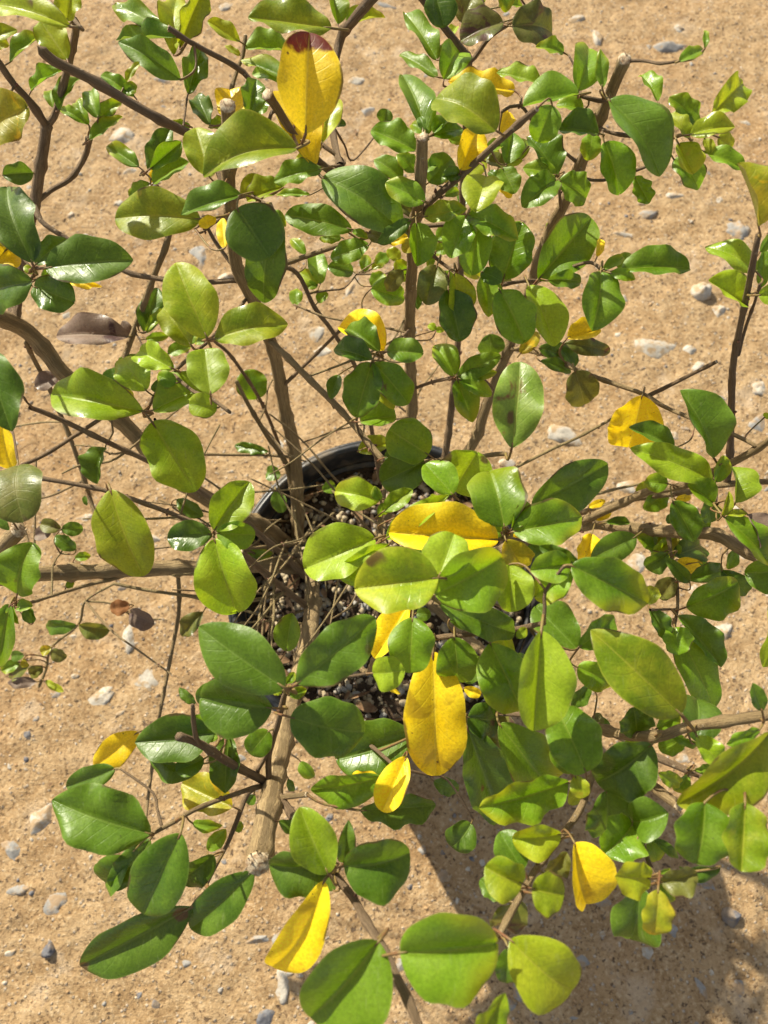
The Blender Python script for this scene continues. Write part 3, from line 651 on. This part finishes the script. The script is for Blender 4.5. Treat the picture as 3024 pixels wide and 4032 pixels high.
L(480,-60,560,225,120,120,'d',48); L(800,-50,690,180,110,110,'b',46.5); L(1040,180,690,330,130,150,'b',48.5); L(1110,215,1450,260,150,160,'b',48)
L(850,-60,840,55,60,60,'g',46); L(1060,-80,1060,100,60,60,'g',48); L(1000,60,1210,60,70,40,'g',46.5); L(500,490,235,100,80,110,'g',45)
L(505,630,195,440,60,80,'g',45.5); L(555,650,690,415,110,130,'g',47); L(530,480,640,340,60,60,'g',44); L(600,320,660,215,50,30,'l',43)
L(425,1100,215,600,90,150,'g',49); L(1135,740,590,670,110,130,'Y',46); L(985,1070,485,790,200,220,'y',50); L(1350,690,985,595,60,100,'l',48)
L(1660,770,1200,870,70,200,'g',50,-.2); L(1440,860,1320,1160,120,110,'g',49); L(1480,1430,1240,1110,100,160,'d',46); L(1070,1340,1120,1080,80,100,'g',45)
L(1110,1330,1240,1140,60,60,'g',44); L(1010,1090,1080,910,40,90,'Y',45); L(690,1390,830,1060,80,130,'Y',47.5); L(740,1440,900,1290,70,70,'y',45)
L(430,1490,620,1290,100,110,'d',45.5); L(470,1440,600,1450,40,50,'l',46); L(330,1230,-40,1060,110,130,'g',48); L(410,1100,290,1010,50,50,'g',46)
L(460,1110,710,1050,80,70,'g',46); L(470,1090,600,950,70,40,'g',45.5); L(580,1120,710,1150,30,50,'g',45); L(330,1400,170,1260,70,60,'g',45)
L(215,1460,-15,1300,80,90,'g',46); L(400,1650,80,1490,100,100,'g',47.5); L(60,1010,90,890,60,60,'d',39); L(1000,1480,920,1400,40,40,'d',43)
L(1030,1370,1140,1580,80,90,'g',45.5); L(1060,1360,1200,1310,25,25,'l',44); L(1470,1430,1200,1370,80,80,'l',46.5); L(1480,1470,1200,1690,110,120,'g',47)
L(1495,1475,1720,1620,130,120,'g',47); L(900,1440,820,1720,130,150,'y',48.5); L(990,1510,1110,1610,40,40,'Y',43); L(560,1600,680,1560,30,40,'g',44)
L(920,1340,980,1200,50,60,'l',43)
T(2220, 0)
L(120,740,210,375,120,150,'g',49.5); L(315,720,300,400,50,50,'g',50); L(0,430,-230,380,60,70,'g',48); L(365,815,800,1430,240,170,'d',50.5,-.15,0,.045)
L(770,830,620,610,60,80,'g',47); L(1100,1020,865,790,90,80,'g',47); L(1050,1040,880,930,50,60,'g',47.5); L(1020,1130,840,930,60,80,'y',49)
L(1205,940,1470,670,90,130,'y',49.5); L(1030,1100,1400,1030,110,80,'y',50); L(935,1170,1060,1420,110,100,'y',48.5); L(1150,1130,1200,1255,45,45,'y',47.5)
L(1260,1120,1380,1200,70,70,'y',47.5); L(1140,1240,1485,1390,90,70,'g',46); L(900,1300,1110,1540,110,110,'g',47); L(330,1160,460,1590,150,130,'g',49)
L(285,1090,-40,1060,90,140,'d',49); L(160,900,-60,860,60,90,'g',48); L(230,1090,200,1310,80,80,'g',46.5); L(575,1440,700,1660,60,80,'g',46)
L(1590,1850,1420,1330,70,250,'v',51,.15,0,.05); L(940,500,1150,400,60,50,'g',52.5); L(1150,400,1155,240,25,25,'g',52.5)
T(0, 800)
L(1640,130,932,120,190,185,'y',48.5,-.1,0,.03); L(265,490,40,-150,150,190,'d',49.5); L(290,500,540,290,80,100,'d',47); L(375,530,1085,460,190,180,'d',48.5,-.1,0,.02); L(265,640,-120,760,190,180,'d',48)
L(275,680,615,810,140,140,'d',47); L(-60,200,60,350,50,50,'v',44); L(-60,520,150,420,90,110,'Y',43); L(270,580,200,510,30,30,'l',44)
L(480,600,830,680,20,50,'Y',31); L(340,610,450,570,40,40,'g',35); L(1055,1090,455,1080,100,160,'p',34,0,0,.05); L(1070,1080,1000,960,40,40,'p',33)
L(1185,1060,1290,690,80,110,'d',34.5); L(1190,1050,1340,860,30,40,'l',35); L(1690,1100,1430,480,180,200,'y',48.5,0,0,.03); L(1560,1160,1340,830,110,110,'y',45)
L(1370,1230,1560,1170,60,50,'g',34); L(1190,1110,1380,1080,30,40,'g',33); L(1400,1345,1130,1200,100,110,'l',45); L(1195,1530,1000,1260,120,140,'l',45.5)
L(1170,1700,400,1555,150,210,'l',47.5,-.1); L(1250,1690,1710,1490,190,110,'l',48,0); L(-100,1200,90,1860,180,140,'d',49); L(480,1400,290,1500,70,70,'p',29)
T(740, 800)
L(400,40,670,440,230,210,'d',50,-.2,0,.01); L(700,80,610,820,160,150,'d',48); L(690,60,800,190,40,50,'g',44); L(90,190,230,120,30,50,'Y',47)
L(300,370,280,120,50,50,'Y',47.5); L(215,1110,815,980,180,140,'y',48.5,-.1); L(185,1560,135,1190,140,170,'l',46.5); L(20,1150,60,1050,40,40,'g',44)
L(160,1130,60,1120,40,50,'g',35); L(560,1600,480,1360,110,120,'g',27); L(1340,215,790,95,120,120,'g',46.5,-.1,0,.04); L(1340,230,1470,290,40,30,'g',45)
L(1470,240,1640,330,60,60,'b',45); L(1480,340,1165,450,90,90,'g',42.5); L(960,420,840,290,40,50,'g',33); L(1080,660,1040,400,70,80,'g',33)
L(1060,670,910,560,60,60,'l',33.5); L(1060,680,950,670,35,35,'g',32); L(1060,810,1140,730,50,40,'g',32); L(880,840,890,690,50,50,'g',31)
L(1250,280,1070,290,50,50,'g',35); L(1350,560,1140,520,70,60,'d',33); L(1430,560,1460,420,40,50,'g',33); L(1500,540,1640,440,40,40,'y',33)
L(1500,680,1600,570,60,50,'g',33); L(1495,700,1770,790,110,100,'g',37); L(1600,1210,1235,1000,60,200,'Y',41); L(1565,1215,1290,1020,60,140,'g',44)
L(1505,1280,1195,1180,70,120,'d',44.5); L(1500,1300,1370,1750,140,150,'g',44); L(1230,1400,1170,1600,50,60,'d',42)
T(1480, 800)
L(-20,1300,270,1640,130,120,'g',44); L(20,1480,150,1680,60,60,'y',42); L(395,110,745,45,90,80,'y',48.5); L(330,160,340,515,150,60,'g',47.5)
L(740,100,610,450,120,130,'g',48); L(830,150,780,590,120,130,'g',46); L(750,95,1160,290,120,110,'g',47.5); L(1040,620,1190,150,170,150,'g',46.5)
L(960,580,970,250,50,50,'d',43); L(500,510,410,830,130,110,'b',45.5); L(640,570,680,940,140,80,'y',48); L(590,700,690,1130,160,130,'d',44.5)
L(900,560,920,930,110,90,'g',45); L(860,560,1030,640,70,70,'d',45.5); L(1010,710,1220,1140,150,160,'g',48); L(1250,670,1460,1165,170,120,'l',49)
L(1325,625,1760,120,160,200,'g',49,-.1); L(1400,630,1680,640,60,70,'g',46.5); L(490,1040,430,990,30,30,'l',34); L(480,1040,560,1030,25,25,'l',34)
L(90,1215,390,1220,110,90,'g',44.5); L(640,1410,480,1155,80,110,'g',37.5); L(665,1415,1020,1240,80,80,'g',38.5); L(690,1420,990,1380,40,60,'g',37.5)
L(665,1440,790,1790,110,90,'g',38); L(680,1440,945,1570,70,60,'g',38.5); L(940,1230,930,1070,100,100,'d',32); L(1110,2000,1180,1290,190,190,'m',46.5)
L(1330,1180,1650,1280,80,80,'d',38); L(1340,1290,1600,1380,60,50,'d',37); L(1180,1230,1330,1050,60,60,'v',38); L(110,330,260,270,40,40,'Y',46)
L(310,300,220,400,50,50,'v',45); L(290,130,20,330,60,60,'d',47); L(100,420,0,500,50,50,'g',34); L(240,580,160,470,60,60,'g',34)
L(200,460,90,380,50,50,'y',34); L(500,300,620,200,60,60,'g',38); L(480,430,420,520,30,30,'g',41); L(330,720,340,870,40,30,'d',38)
T(2220, 800)
L(270,440,300,290,30,40,'Y',42); L(30,1100,300,1030,110,60,'Y',41); L(90,1370,170,1650,130,130,'b',38); L(470,540,1035,530,160,90,'g',46.5,-.1,0,.05)
L(320,540,490,440,50,40,'g',46); L(380,570,585,620,40,50,'g',46); L(300,560,240,1035,180,140,'g',47); L(0,1150,385,1215,60,70,'b',36)
L(-30,1180,100,1330,70,60,'d',35); L(1570,560,1160,350,100,120,'l',46.5); L(1610,690,1640,370,60,60,'g',46); L(1500,840,1180,630,90,150,'l',46)
L(1590,750,1800,720,60,90,'l',48); L(1600,400,1700,250,40,50,'g',48)
T(2220, 1600)
L(640,-90,530,340,190,200,'Y',39.5); L(1225,420,960,-130,120,200,'d',44)
L(230,1040,150,1290,110,90,'Y',37); L(900,340,535,170,50,110,'d',39.5); L(1220,600,550,340,120,130,'l',44.5,0,0,.06); L(1220,790,1010,640,70,120,'g',43.5)
L(850,630,660,620,75,75,'g',37); L(1240,620,1310,400,60,70,'g',43); L(1400,790,1370,490,60,170,'l',46); L(1285,470,1360,440,20,20,'l',45)
L(890,775,1070,1100,120,110,'g',42); L(1170,760,1200,950,80,80,'d',38); L(1290,900,1350,690,30,50,'y',45.5); L(1310,880,1500,880,40,20,'y',46)
L(1500,880,1600,1160,170,60,'p',47); L(1310,905,1700,1300,150,90,'g',44.5); L(1790,1340,1475,1360,150,110,'g',44); L(590,1060,220,1240,110,110,'d',36)
L(340,950,540,950,50,10,'d',34); L(920,930,835,910,40,40,'d',34); L(735,1180,590,1040,40,60,'g',31); L(930,1060,760,1150,60,70,'v',31)
L(900,1220,1120,1130,130,100,'d',31); L(850,1200,660,1310,90,70,'d',34); L(1030,1440,830,1230,60,40,'d',35); L(900,1400,780,1570,60,90,'b',32)
L(930,1250,1110,1320,50,70,'Y',32); L(1010,1420,1310,1330,90,50,'d',34); L(1290,1340,1500,1540,70,80,'d',34); L(1100,1270,1250,1320,20,30,'g',32)
L(1000,1640,1430,1440,140,170,'g',40); L(60,1300,690,1610,190,190,'g',47.5,-.1); L(200,820,340,770,30,30,'Y',30); L(250,920,390,870,30,30,'Y',29.5)
L(910,760,1040,740,30,30,'Y',32); L(1640,90,1680,60,30,30,'l',41)
T(0, 1600)
L(20,150,80,510,100,110,'Y',43.5); L(150,480,180,935,200,200,'b',45); L(0,830,70,1010,50,60,'d',41); L(140,1530,260,1115,170,170,'g',41)
L(900,680,1165,1390,210,230,'y',46,-.15,0,.02); L(1240,125,1600,695,230,180,'l',47.5,-.15); L(500,1000,330,960,50,60,'b',32); L(500,1000,680,1000,55,55,'d',32.5)
L(620,1170,450,1060,45,60,'d',32); L(420,1030,290,1050,50,60,'p',32); L(860,335,790,630,60,130,'d',34); L(690,730,710,810,20,20,'d',30)
L(1730,1040,1365,1080,110,120,'d',45.5); L(610,1240,740,1220,40,30,'g',30); L(540,1480,600,1430,30,30,'g',26); L(90,1620,20,1680,30,30,'g',40)
L(140,1640,270,1630,60,30,'g',39); L(1440,760,1659,900,60,60,'d',27); L(1340,580,1470,620,30,30,'g',27)
T(740, 1600)
L(215,1010,505,615,130,160,'l',46.5); L(235,1035,550,1050,100,120,'g',46); L(215,1080,400,1690,230,200,'l',46.5,-.15); L(660,370,380,320,50,40,'d',26)
L(760,560,640,540,60,60,'d',24); L(720,680,770,870,60,60,'d',23.5); L(1100,690,1200,640,50,50,'g',22); L(1575,755,1195,690,120,130,'l',43.5)
L(1405,125,1700,80,140,70,'g',41); L(1390,370,1650,290,90,60,'y',34); L(1530,1080,945,1330,160,230,'l',45,-.05); L(1640,1130,1230,1400,170,90,'l',44.5)
L(470,1220,690,1200,50,50,'g',24)
T(1480, 1600)
L(510,1400,-175,1490,190,280,'y',48.5,0); L(430,395,105,190,160,170,'l',45); L(400,450,40,620,160,140,'d',40.5); L(70,420,330,370,80,60,'d',41)
L(640,690,830,370,200,200,'l',47); L(630,720,400,470,100,150,'g',45.5); L(1050,985,930,520,220,210,'g',46.5); L(1270,810,1900,470,150,190,'d',40,0)
L(1120,1025,1690,900,190,150,'g',46.5); L(1110,1000,1220,750,50,80,'g',44); L(1000,1090,105,1030,120,260,'Y',43.5,0,0,.04); L(85,1080,600,720,100,60,'l',46)
L(180,900,370,850,40,60,'g',45); L(60,860,300,680,80,60,'l',45); L(1060,1090,1190,1320,120,130,'v',45.5); L(520,1380,640,1040,190,170,'l',47.5)
L(480,1540,1040,1230,200,260,'g',46.5); L(1090,1290,1110,1680,160,140,'l',46); L(1590,1290,1260,1340,110,130,'g',47); L(1600,1350,1290,1560,110,130,'g',46)
L(1250,1120,1380,1240,60,60,'d',42); L(1650,1290,1340,1140,70,60,'d',42); L(35,770,-10,650,50,30,'g',44); L(40,790,60,890,60,40,'g',44); L(1210,1090,1070,1060,30,30,'Y',40)
T(0, 2400)
L(80,-40,-20,470,120,130,'g',45.5); L(100,-30,150,120,30,40,'g',43); L(270,110,220,-20,40,50,'d',35); L(625,125,365,140,65,55,'d',23)
L(645,130,900,160,50,90,'b',23); L(420,310,330,350,35,40,'v',22); L(415,340,545,390,50,60,'b',22); L(200,370,90,380,40,40,'d',23)
L(190,400,240,460,25,40,'v',22); L(160,430,10,500,45,50,'g',22); L(240,460,70,545,50,60,'b',21); L(350,470,240,530,50,45,'b',20.5)
L(300,590,60,600,40,45,'p',20.5); L(370,580,520,670,30,30,'y',20.5); L(1130,1000,770,1290,110,110,'Y',34); L(1760,1000,1100,1090,150,190,'d',40)
L(1650,1260,1215,1220,130,50,'d',37); L(1230,1830,420,1560,180,260,'d',42.5,0,0,.05); L(940,1300,540,1450,90,100,'d',41); L(1900,1610,1485,1420,110,150,'v',38.5)
L(1600,770,1460,640,40,40,'d',25); L(1700,600,1620,770,40,50,'d',34); L(1659,20,1480,220,60,80,'b',27); L(1060,-40,900,0,60,60,'o',26); L(1060,20,1260,110,70,90,'p',26)
T(740, 2400)
L(790,640,85,140,230,230,'d',48.5,-.1); L(890,605,1530,70,190,200,'d',48.5,-.1); L(690,805,95,720,240,210,'d',46.5,-.15,0,.015); L(835,880,1445,1010,230,230,'d',47.5,-.15,0,.012)
L(800,340,850,30,110,90,'g',37); L(800,610,870,510,30,40,'g',42); L(770,660,690,680,25,25,'l',44); L(830,700,970,650,50,40,'g',44)
L(660,990,500,1180,100,100,'g',41.5); L(290,1005,-100,900,110,100,'g',41); L(330,1030,300,1500,110,130,'d',38.5); L(130,1220,-100,1320,70,90,'d',37)
L(1590,1370,1000,1480,170,120,'g',43); L(1640,1380,1340,1350,40,50,'Y',41); L(920,1240,1030,1370,50,60,'g',25); L(820,1380,860,1490,30,30,'d',31); L(540,1510,490,1590,40,40,'d',31)
T(1480, 2400)
L(270,-40,-10,400,60,140,'Y',42.5); L(520,-50,1150,200,130,110,'d',45); L(250,1200,50,1650,90,130,'Y',42); L(300,1020,-330,1230,170,230,'d',37.5,.05,0,.02,ns=True)
L(-25,520,230,500,130,130,'l',45); L(300,65,270,520,170,170,'g',47); L(640,225,670,605,160,160,'g',47.2); L(465,340,490,1365,235,235,'Y',45,-.1,0,.02)
L(930,270,1190,830,180,220,'g',46); L(1350,170,1290,990,260,180,'l',49,.0,0,.03); L(600,80,860,140,40,50,'d',42); L(740,950,1020,1720,230,170,'d',44)
L(1005,935,1440,1480,220,160,'g',45); L(750,880,1010,900,150,150,'d',42); L(1640,1330,1480,850,160,170,'g',45); L(1575,1410,845,1625,190,160,'g',48)
L(1640,320,1300,-30,140,170,'d',43); L(1150,230,1230,150,40,40,'l',44); L(330,30,450,40,50,50,'d',40); L(720,640,860,690,40,50,'Y',32)
L(60,610,200,690,20,20,'Y',32); L(720,590,830,500,50,50,'d',41); L(470,1400,680,1480,70,60,'d',26); 
L(-130,1640,490,1600,120,130,'d',41)
T(2220, 2400)
L(1750,-150,1640,480,100,100,'l',47); L(180,1330,-60,800,190,220,'g',46.5); L(90,1360,180,1530,60,80,'y',45.5); L(960,860,225,170,220,240,'y',49.5,-.05,0,.03)
L(930,50,1290,470,150,60,'d',40); L(935,190,1230,820,140,140,'g',41); L(905,145,940,370,80,120,'g',39.5); L(110,470,415,590,110,120,'g',43)
L(210,620,60,800,60,60,'d',39); L(600,1030,570,795,130,130,'d',41.5); L(760,970,950,860,70,80,'g',42); L(1080,1080,1090,720,150,170,'d',41)
L(990,1040,780,1150,60,90,'g',41); L(720,1100,270,1420,200,220,'d',48.5); L(1085,1035,1280,1280,100,80,'l',44.5); L(870,1020,1130,1110,20,50,'g',43)
L(1680,1010,940,1600,260,210,'y',51.5,.1); L(1600,980,1330,1100,60,60,'g',46); L(1620,830,1540,600,60,60,'d',47); L(770,1330,950,1420,60,60,'l',42)
L(1020,1350,900,1480,50,60,'g',41.5); L(1060,1310,1270,1270,40,40,'g',41); L(125,310,420,50,100,110,'g',44.5); L(380,970,220,900,40,60,'d',36)
T(2220, 3232)
L(1150,-150,1080,355,210,230,'g',48); L(1480,-150,1450,415,190,180,'y',48.5); L(350,-250,350,110,200,190,'d',44.5); L(560,30,330,280,130,190,'g',43.5)
L(560,10,850,-60,180,90,'d',43.5); L(85,175,185,690,270,80,'Y',46.5,-.1,-.05,.02); L(705,470,420,450,130,140,'y',47); L(785,500,1090,430,110,100,'b',46.5)
L(770,560,720,935,130,120,'v',47); L(620,520,540,985,140,200,'d',44.5); L(600,150,560,320,50,40,'g',44); L(700,140,760,330,70,70,'g',42.5)
L(720,140,940,310,50,20,'d',43); L(780,500,900,660,30,60,'g',44); L(1280,370,940,380,90,40,'d',44.5); L(770,430,870,390,20,20,'g',45)
T(0, 3232)
L(1230,150,915,555,110,110,'d',40.5); L(1050,290,850,510,100,150,'d',39.5); L(1475,100,1160,765,210,215,'d',44,-.1,0,.012,.06); L(1570,700,650,1190,215,195,'d',42.5,-.1,0,.012,.03)
T(740, 3232)
L(1145,430,910,-110,140,190,'l',47.5); L(210,275,-60,480,130,100,'d',41); L(540,410,20,890,150,165,'d',41,-.1,0,.012,.05,ns=True); L(1150,340,660,370,220,170,'d',44.5)
L(1115,490,680,1215,170,160,'Y',46,-.1,.06,.02); L(1560,980,1000,1620,310,310,'g',49,0,0,.012); L(1270,370,1815,270,230,260,'d',46.5,-.1,0,.02); L(1270,340,1310,0,60,80,'d',43.5)
L(1190,570,1140,450,50,40,'d',43); L(740,0,920,70,60,40,'d',41.5); L(160,240,310,70,60,60,'g',36); L(40,20,280,40,50,50,'g',35); L(380,80,440,10,40,40,'g',35)
T(1480, 3232)
L(195,1075,1000,1000,340,330,'g',49,0,0,.008); L(1095,970,1610,1400,260,220,'y',48.5,0,0,.015); L(1195,510,890,380,140,170,'y',47.5,0); L(1275,555,1540,600,170,150,'y',47,0)
L(1510,110,1115,150,140,130,'y',46,0); L(1200,400,1010,90,110,140,'d',44.5); L(1040,640,850,480,60,80,'d',44.5); L(1160,640,1000,860,150,120,'b',44)
L(1400,430,1560,260,80,90,'b',43.5); L(780,20,620,220,100,120,'d',37); L(1080,1040,1060,1330,80,100,'d',46); L(800,1800,1055,1410,110,130,'y',48.5)


# lower, shaded leaves that close the crown under the traced ones
rf = random.Random(77)
for cx, cy, rx_, ry_, n_ in ((1800, 830, 330, 330, 30), (2250, 2650, 380, 420, 26), (1500, 420, 200, 260, 8), (2650, 2150, 300, 330, 12), (2450, 1080, 200, 120, 3), (1900, 2150, 260, 260, 10), (650, 1480, 280, 140, 8)):
    for _ in range(n_):
        an = rf.uniform(0, 6.28); q_ = math.sqrt(rf.random()); x = cx + math.cos(an) * q_ * rx_; y = cy + math.sin(an) * q_ * ry_
        k_ = int(np.argmin(np.hypot(BPX[:, 0] - x, BPX[:, 1] - y)))
        if math.hypot(BPX[k_, 0] - x, BPX[k_, 1] - y) > 110: continue
        x, y = BPX[k_, 0] + rf.uniform(-25, 25), BPX[k_, 1] + rf.uniform(-25, 25); hh = BP[k_][2] * 100 - rf.uniform(.2, 1.2)
        an = rf.uniform(0, 6.28); ln = rf.uniform(75, 165) * (.75 if cy < 1200 else 1); w_ = ln * rf.uniform(.24, .36)
        LEAVES.append((x + math.cos(an) * 16, y + math.sin(an) * 16, x + math.cos(an) * ln, y + math.sin(an) * ln, w_, w_ * rf.uniform(.6, 1), rf.choice('ddggglyb'), hh, rf.uniform(-.6, .25), 0.0, None, None, False))
def build_leaf(idx, rec):
    global BPX
    x0, y0, x1, y1, wl, wr, c, h, tilt, bend, wav, arch, ns = rec
    r = random.Random(idx * 17 + 3)
    d0 = depth_at(y0, h / 100); mpx = d0 / F_PX
    wl *= 1.1; wr *= 1.1
    pg = np.hypot(BPX[:, 0] - x0, BPX[:, 1] - y0); kk = int(np.argmin(pg * mpx + .3 * np.abs(BPX[:, 2] - d0)))
    if pg[kk] < 130 and not ns: d0 = BPX[kk, 2] + min(max(d0 - BPX[kk, 2], -.020), .010); mpx = d0 / F_PX
    lpx = math.hypot(x1 - x0, y1 - y0); ln = lpx * mpx
    asp = (wl + wr) / lpx
    if tilt is None:
        tilt = r.uniform(-.42, .30) if asp < .95 else r.choice((-1, 1)) * r.uniform(.35, .7)
    d1 = d0 - math.tan(tilt) * ln
    A = at_depth(x0, y0, d0); Z = at_depth(x1, y1, d1)
    ax = (x1 - x0) / lpx; ay = (y1 - y0) / lpx
    left = (RGT * ay + UPV * ax)            # image-left of the direction of travel, in space
    Tn = (Z - A).normalized(); left = (left - Tn * left.dot(Tn)).normalized()
    nrm = left.cross(Tn)
    if nrm.dot(FWD) > 0: nrm = -nrm
    Ln = (Z - A).length
    if arch is None: arch = r.uniform(.0, .18)
    if wav is None: wav = r.uniform(.03, .08)
    w0 = max(wl, wr) * mpx / math.cos(r.uniform(.28, .55)); fl = math.acos(min(1, wl * mpx / w0)); fr = math.acos(min(1, wr * mpx / w0))
    fl = min(fl, 1.25); fr = min(fr, 1.25)
    rd = min(max((asp - .55) / .35, 0), 1)
    a_ = (.68 * (1 - rd) + .50 * rd) * r.uniform(.9, 1.1); b_ = (.72 * (1 - rd) + .49 * rd) * r.uniform(.82, 1.15)
    if c in 'YT': a_ *= .9; b_ *= .78
    sm = a_ / (a_ + b_); fm = sm ** a_ * (1 - sm) ** b_
    big = lpx > 120
    NS = 20 if big else 13; VC = (-1, -.86, -.66, -.4, -.14, 0, .14, .4, .66, .86, 1) if big else (-1, -.7, -.3, 0, .3, .7, 1)
    nf = r.uniform(1.4, 2.8); p1, p2 = r.uniform(0, 6.28), r.uniform(0, 6.28); notch = r.choice((0, 0, .03, .055)) if rd > .3 else 0
    sideamp = r.uniform(.02, .055)
    tw = r.uniform(-.3, .3); conv = r.uniform(.16, .36)
    vs, uv, fs, mi = [], [], [], []
    for i in range(NS + 1):
        s = (1 - math.cos(math.pi * i / NS)) / 2; s = .004 + .996 * s
        w = (max(s, 0) ** a_) * (max(1 - s, 0) ** b_) / fm
        if i == NS: w = .02
        if i == 0: w = .05
        lat = bend * math.sin(math.pi * s) * Ln
        ctr = A + Tn * (Ln * s) + left * lat + nrm * (arch * Ln * (math.sin(math.pi * s) * .8 - .25 * s * s * s))
        for v in VC:
            # v<0: image-left half
            f = fl if v < 0 else fr; ph = p1 if v < 0 else p2; av = abs(v)
            ww = w0 * w * av * (1 + sideamp * math.sin(nf * 6.28 * s + ph * 2) + .06 * mnoise.noise(Vector((s * 4.5, idx * 1.7, 3 if v < 0 else 8))))
            inpl = ww * math.cos(f); up = ww * math.sin(min(f * 1.25 + abs(tw) * (s - .5) * (1 if v < 0 else -1), 1.4)) - conv * w0 * w * av ** 2.4
            curl = wav * Ln * math.sin(nf * 6.28 * s + ph) * av ** 2.2 * min(1, w * 1.5)
            droop = wav * .35 * Ln * mnoise.noise(Vector((s * 4 + idx, v * 2, idx * .37))) * av
            p = ctr + left * (inpl if v < 0 else -inpl) + nrm * (up + curl + droop) + Tn * (-notch * Ln * (1 - av) if s > .985 else 0)
            vs.append(p); uv.append((s, .5 + .5 * v))
    m = len(VC)
    for i in range(NS):
        for j in range(m - 1): fs.append((i * m + j, (i + 1) * m + j, (i + 1) * m + j + 1, i * m + j + 1)); mi.append(0)
    # make the upper face look up at the light
    q = fs[(NS // 2) * (m - 1) + 1]; fn = (vs[q[1]] - vs[q[0]]).cross(vs[q[3]] - vs[q[0]])
    if fn.dot(nrm) < 0: fs = [tuple(reversed(f)) for f in fs]
    # stalk to the nearest shoot
    back = -Tn; k = kk; bi, pi = BI[k]; o, P, R = branches[bi]; q = P[pi]
    gap = (q - A).length
    pr = max(.00045, min(.0009, ln * .017))
    if gap > .026:
        mid = (A + q) / 2 + back * gap * .18 - Vector((0, 0, 1)) * gap * .08
        st = A + (back * .6 + (q - A).normalized() * .4).normalized() * .003
        n0 = len(branches)
        P3 = [q, (q + mid) / 2 + (mid - q) * .05, mid, st]
        no = make_branch(P3, [pr * 1.5, pr * 1.35, pr * 1.2, pr * 1.1], BARKD, 'twig', False, .15, gap > .03)
        par = no; q = st; bi = n0
        np_ = np.array([tuple(z) for z in branches[-1][1][1:]]); BI.extend((n0, z + 1) for z in range(len(np_)))
        BPX = np.concatenate([BPX, proj(np_)])
    else: par = o
    gp = (q - A).length
    P2, R2 = catmull([q, A + (q - A) * .45 + back * gp * .22, A, A + Tn * ln * .10], [pr * 1.25, pr, pr * .95, pr * .3], .0022)
    tv, tf, tu, tm = tube(P2, R2, 5, False, idx)
    b0 = len(vs); vs += tv; uv += [(.02, .5)] * len(tv); fs += [tuple(z + b0 for z in f) for f in tf]; mi += [1] * len(tf)
    if idx in SMALL: small_leaves.append((vs, fs, uv, mi, c)); return
    lo = mesh_obj('leaf', vs, fs, [LM[c], PETM], par, A, uv, mi)
    lo.matrix_parent_inverse = Matrix.Identity(4)
    return lo
sz = [(abs(q[4] + q[5]) * math.hypot(q[2] - q[0], q[3] - q[1]), i) for i, q in enumerate(LEAVES)]
SMALL = set(i for _, i in sorted(sz, reverse=True)[298:])          # the rest, too small to pick apart, are one part
for i, rec in enumerate(LEAVES): build_leaf(i, rec)
keys = list(LM); V_, F_, U_, M_ = [], [], [], []
for vs, fs, uv, mi, c in small_leaves:
    b0 = len(V_); V_ += vs; U_ += uv; F_ += [tuple(z + b0 for z in f) for f in fs]; M_ += [keys.index(c) if z == 0 else len(keys) for z in mi]
so = mesh_obj('small_leaves', V_, F_, [LM[q] for q in keys] + [PETM], shrub, None, U_, M_); so.matrix_parent_inverse = sinv; so['kind'] = 'stuff'
print('LEAVES', len(LEAVES), 'BRANCHES', len(branches))
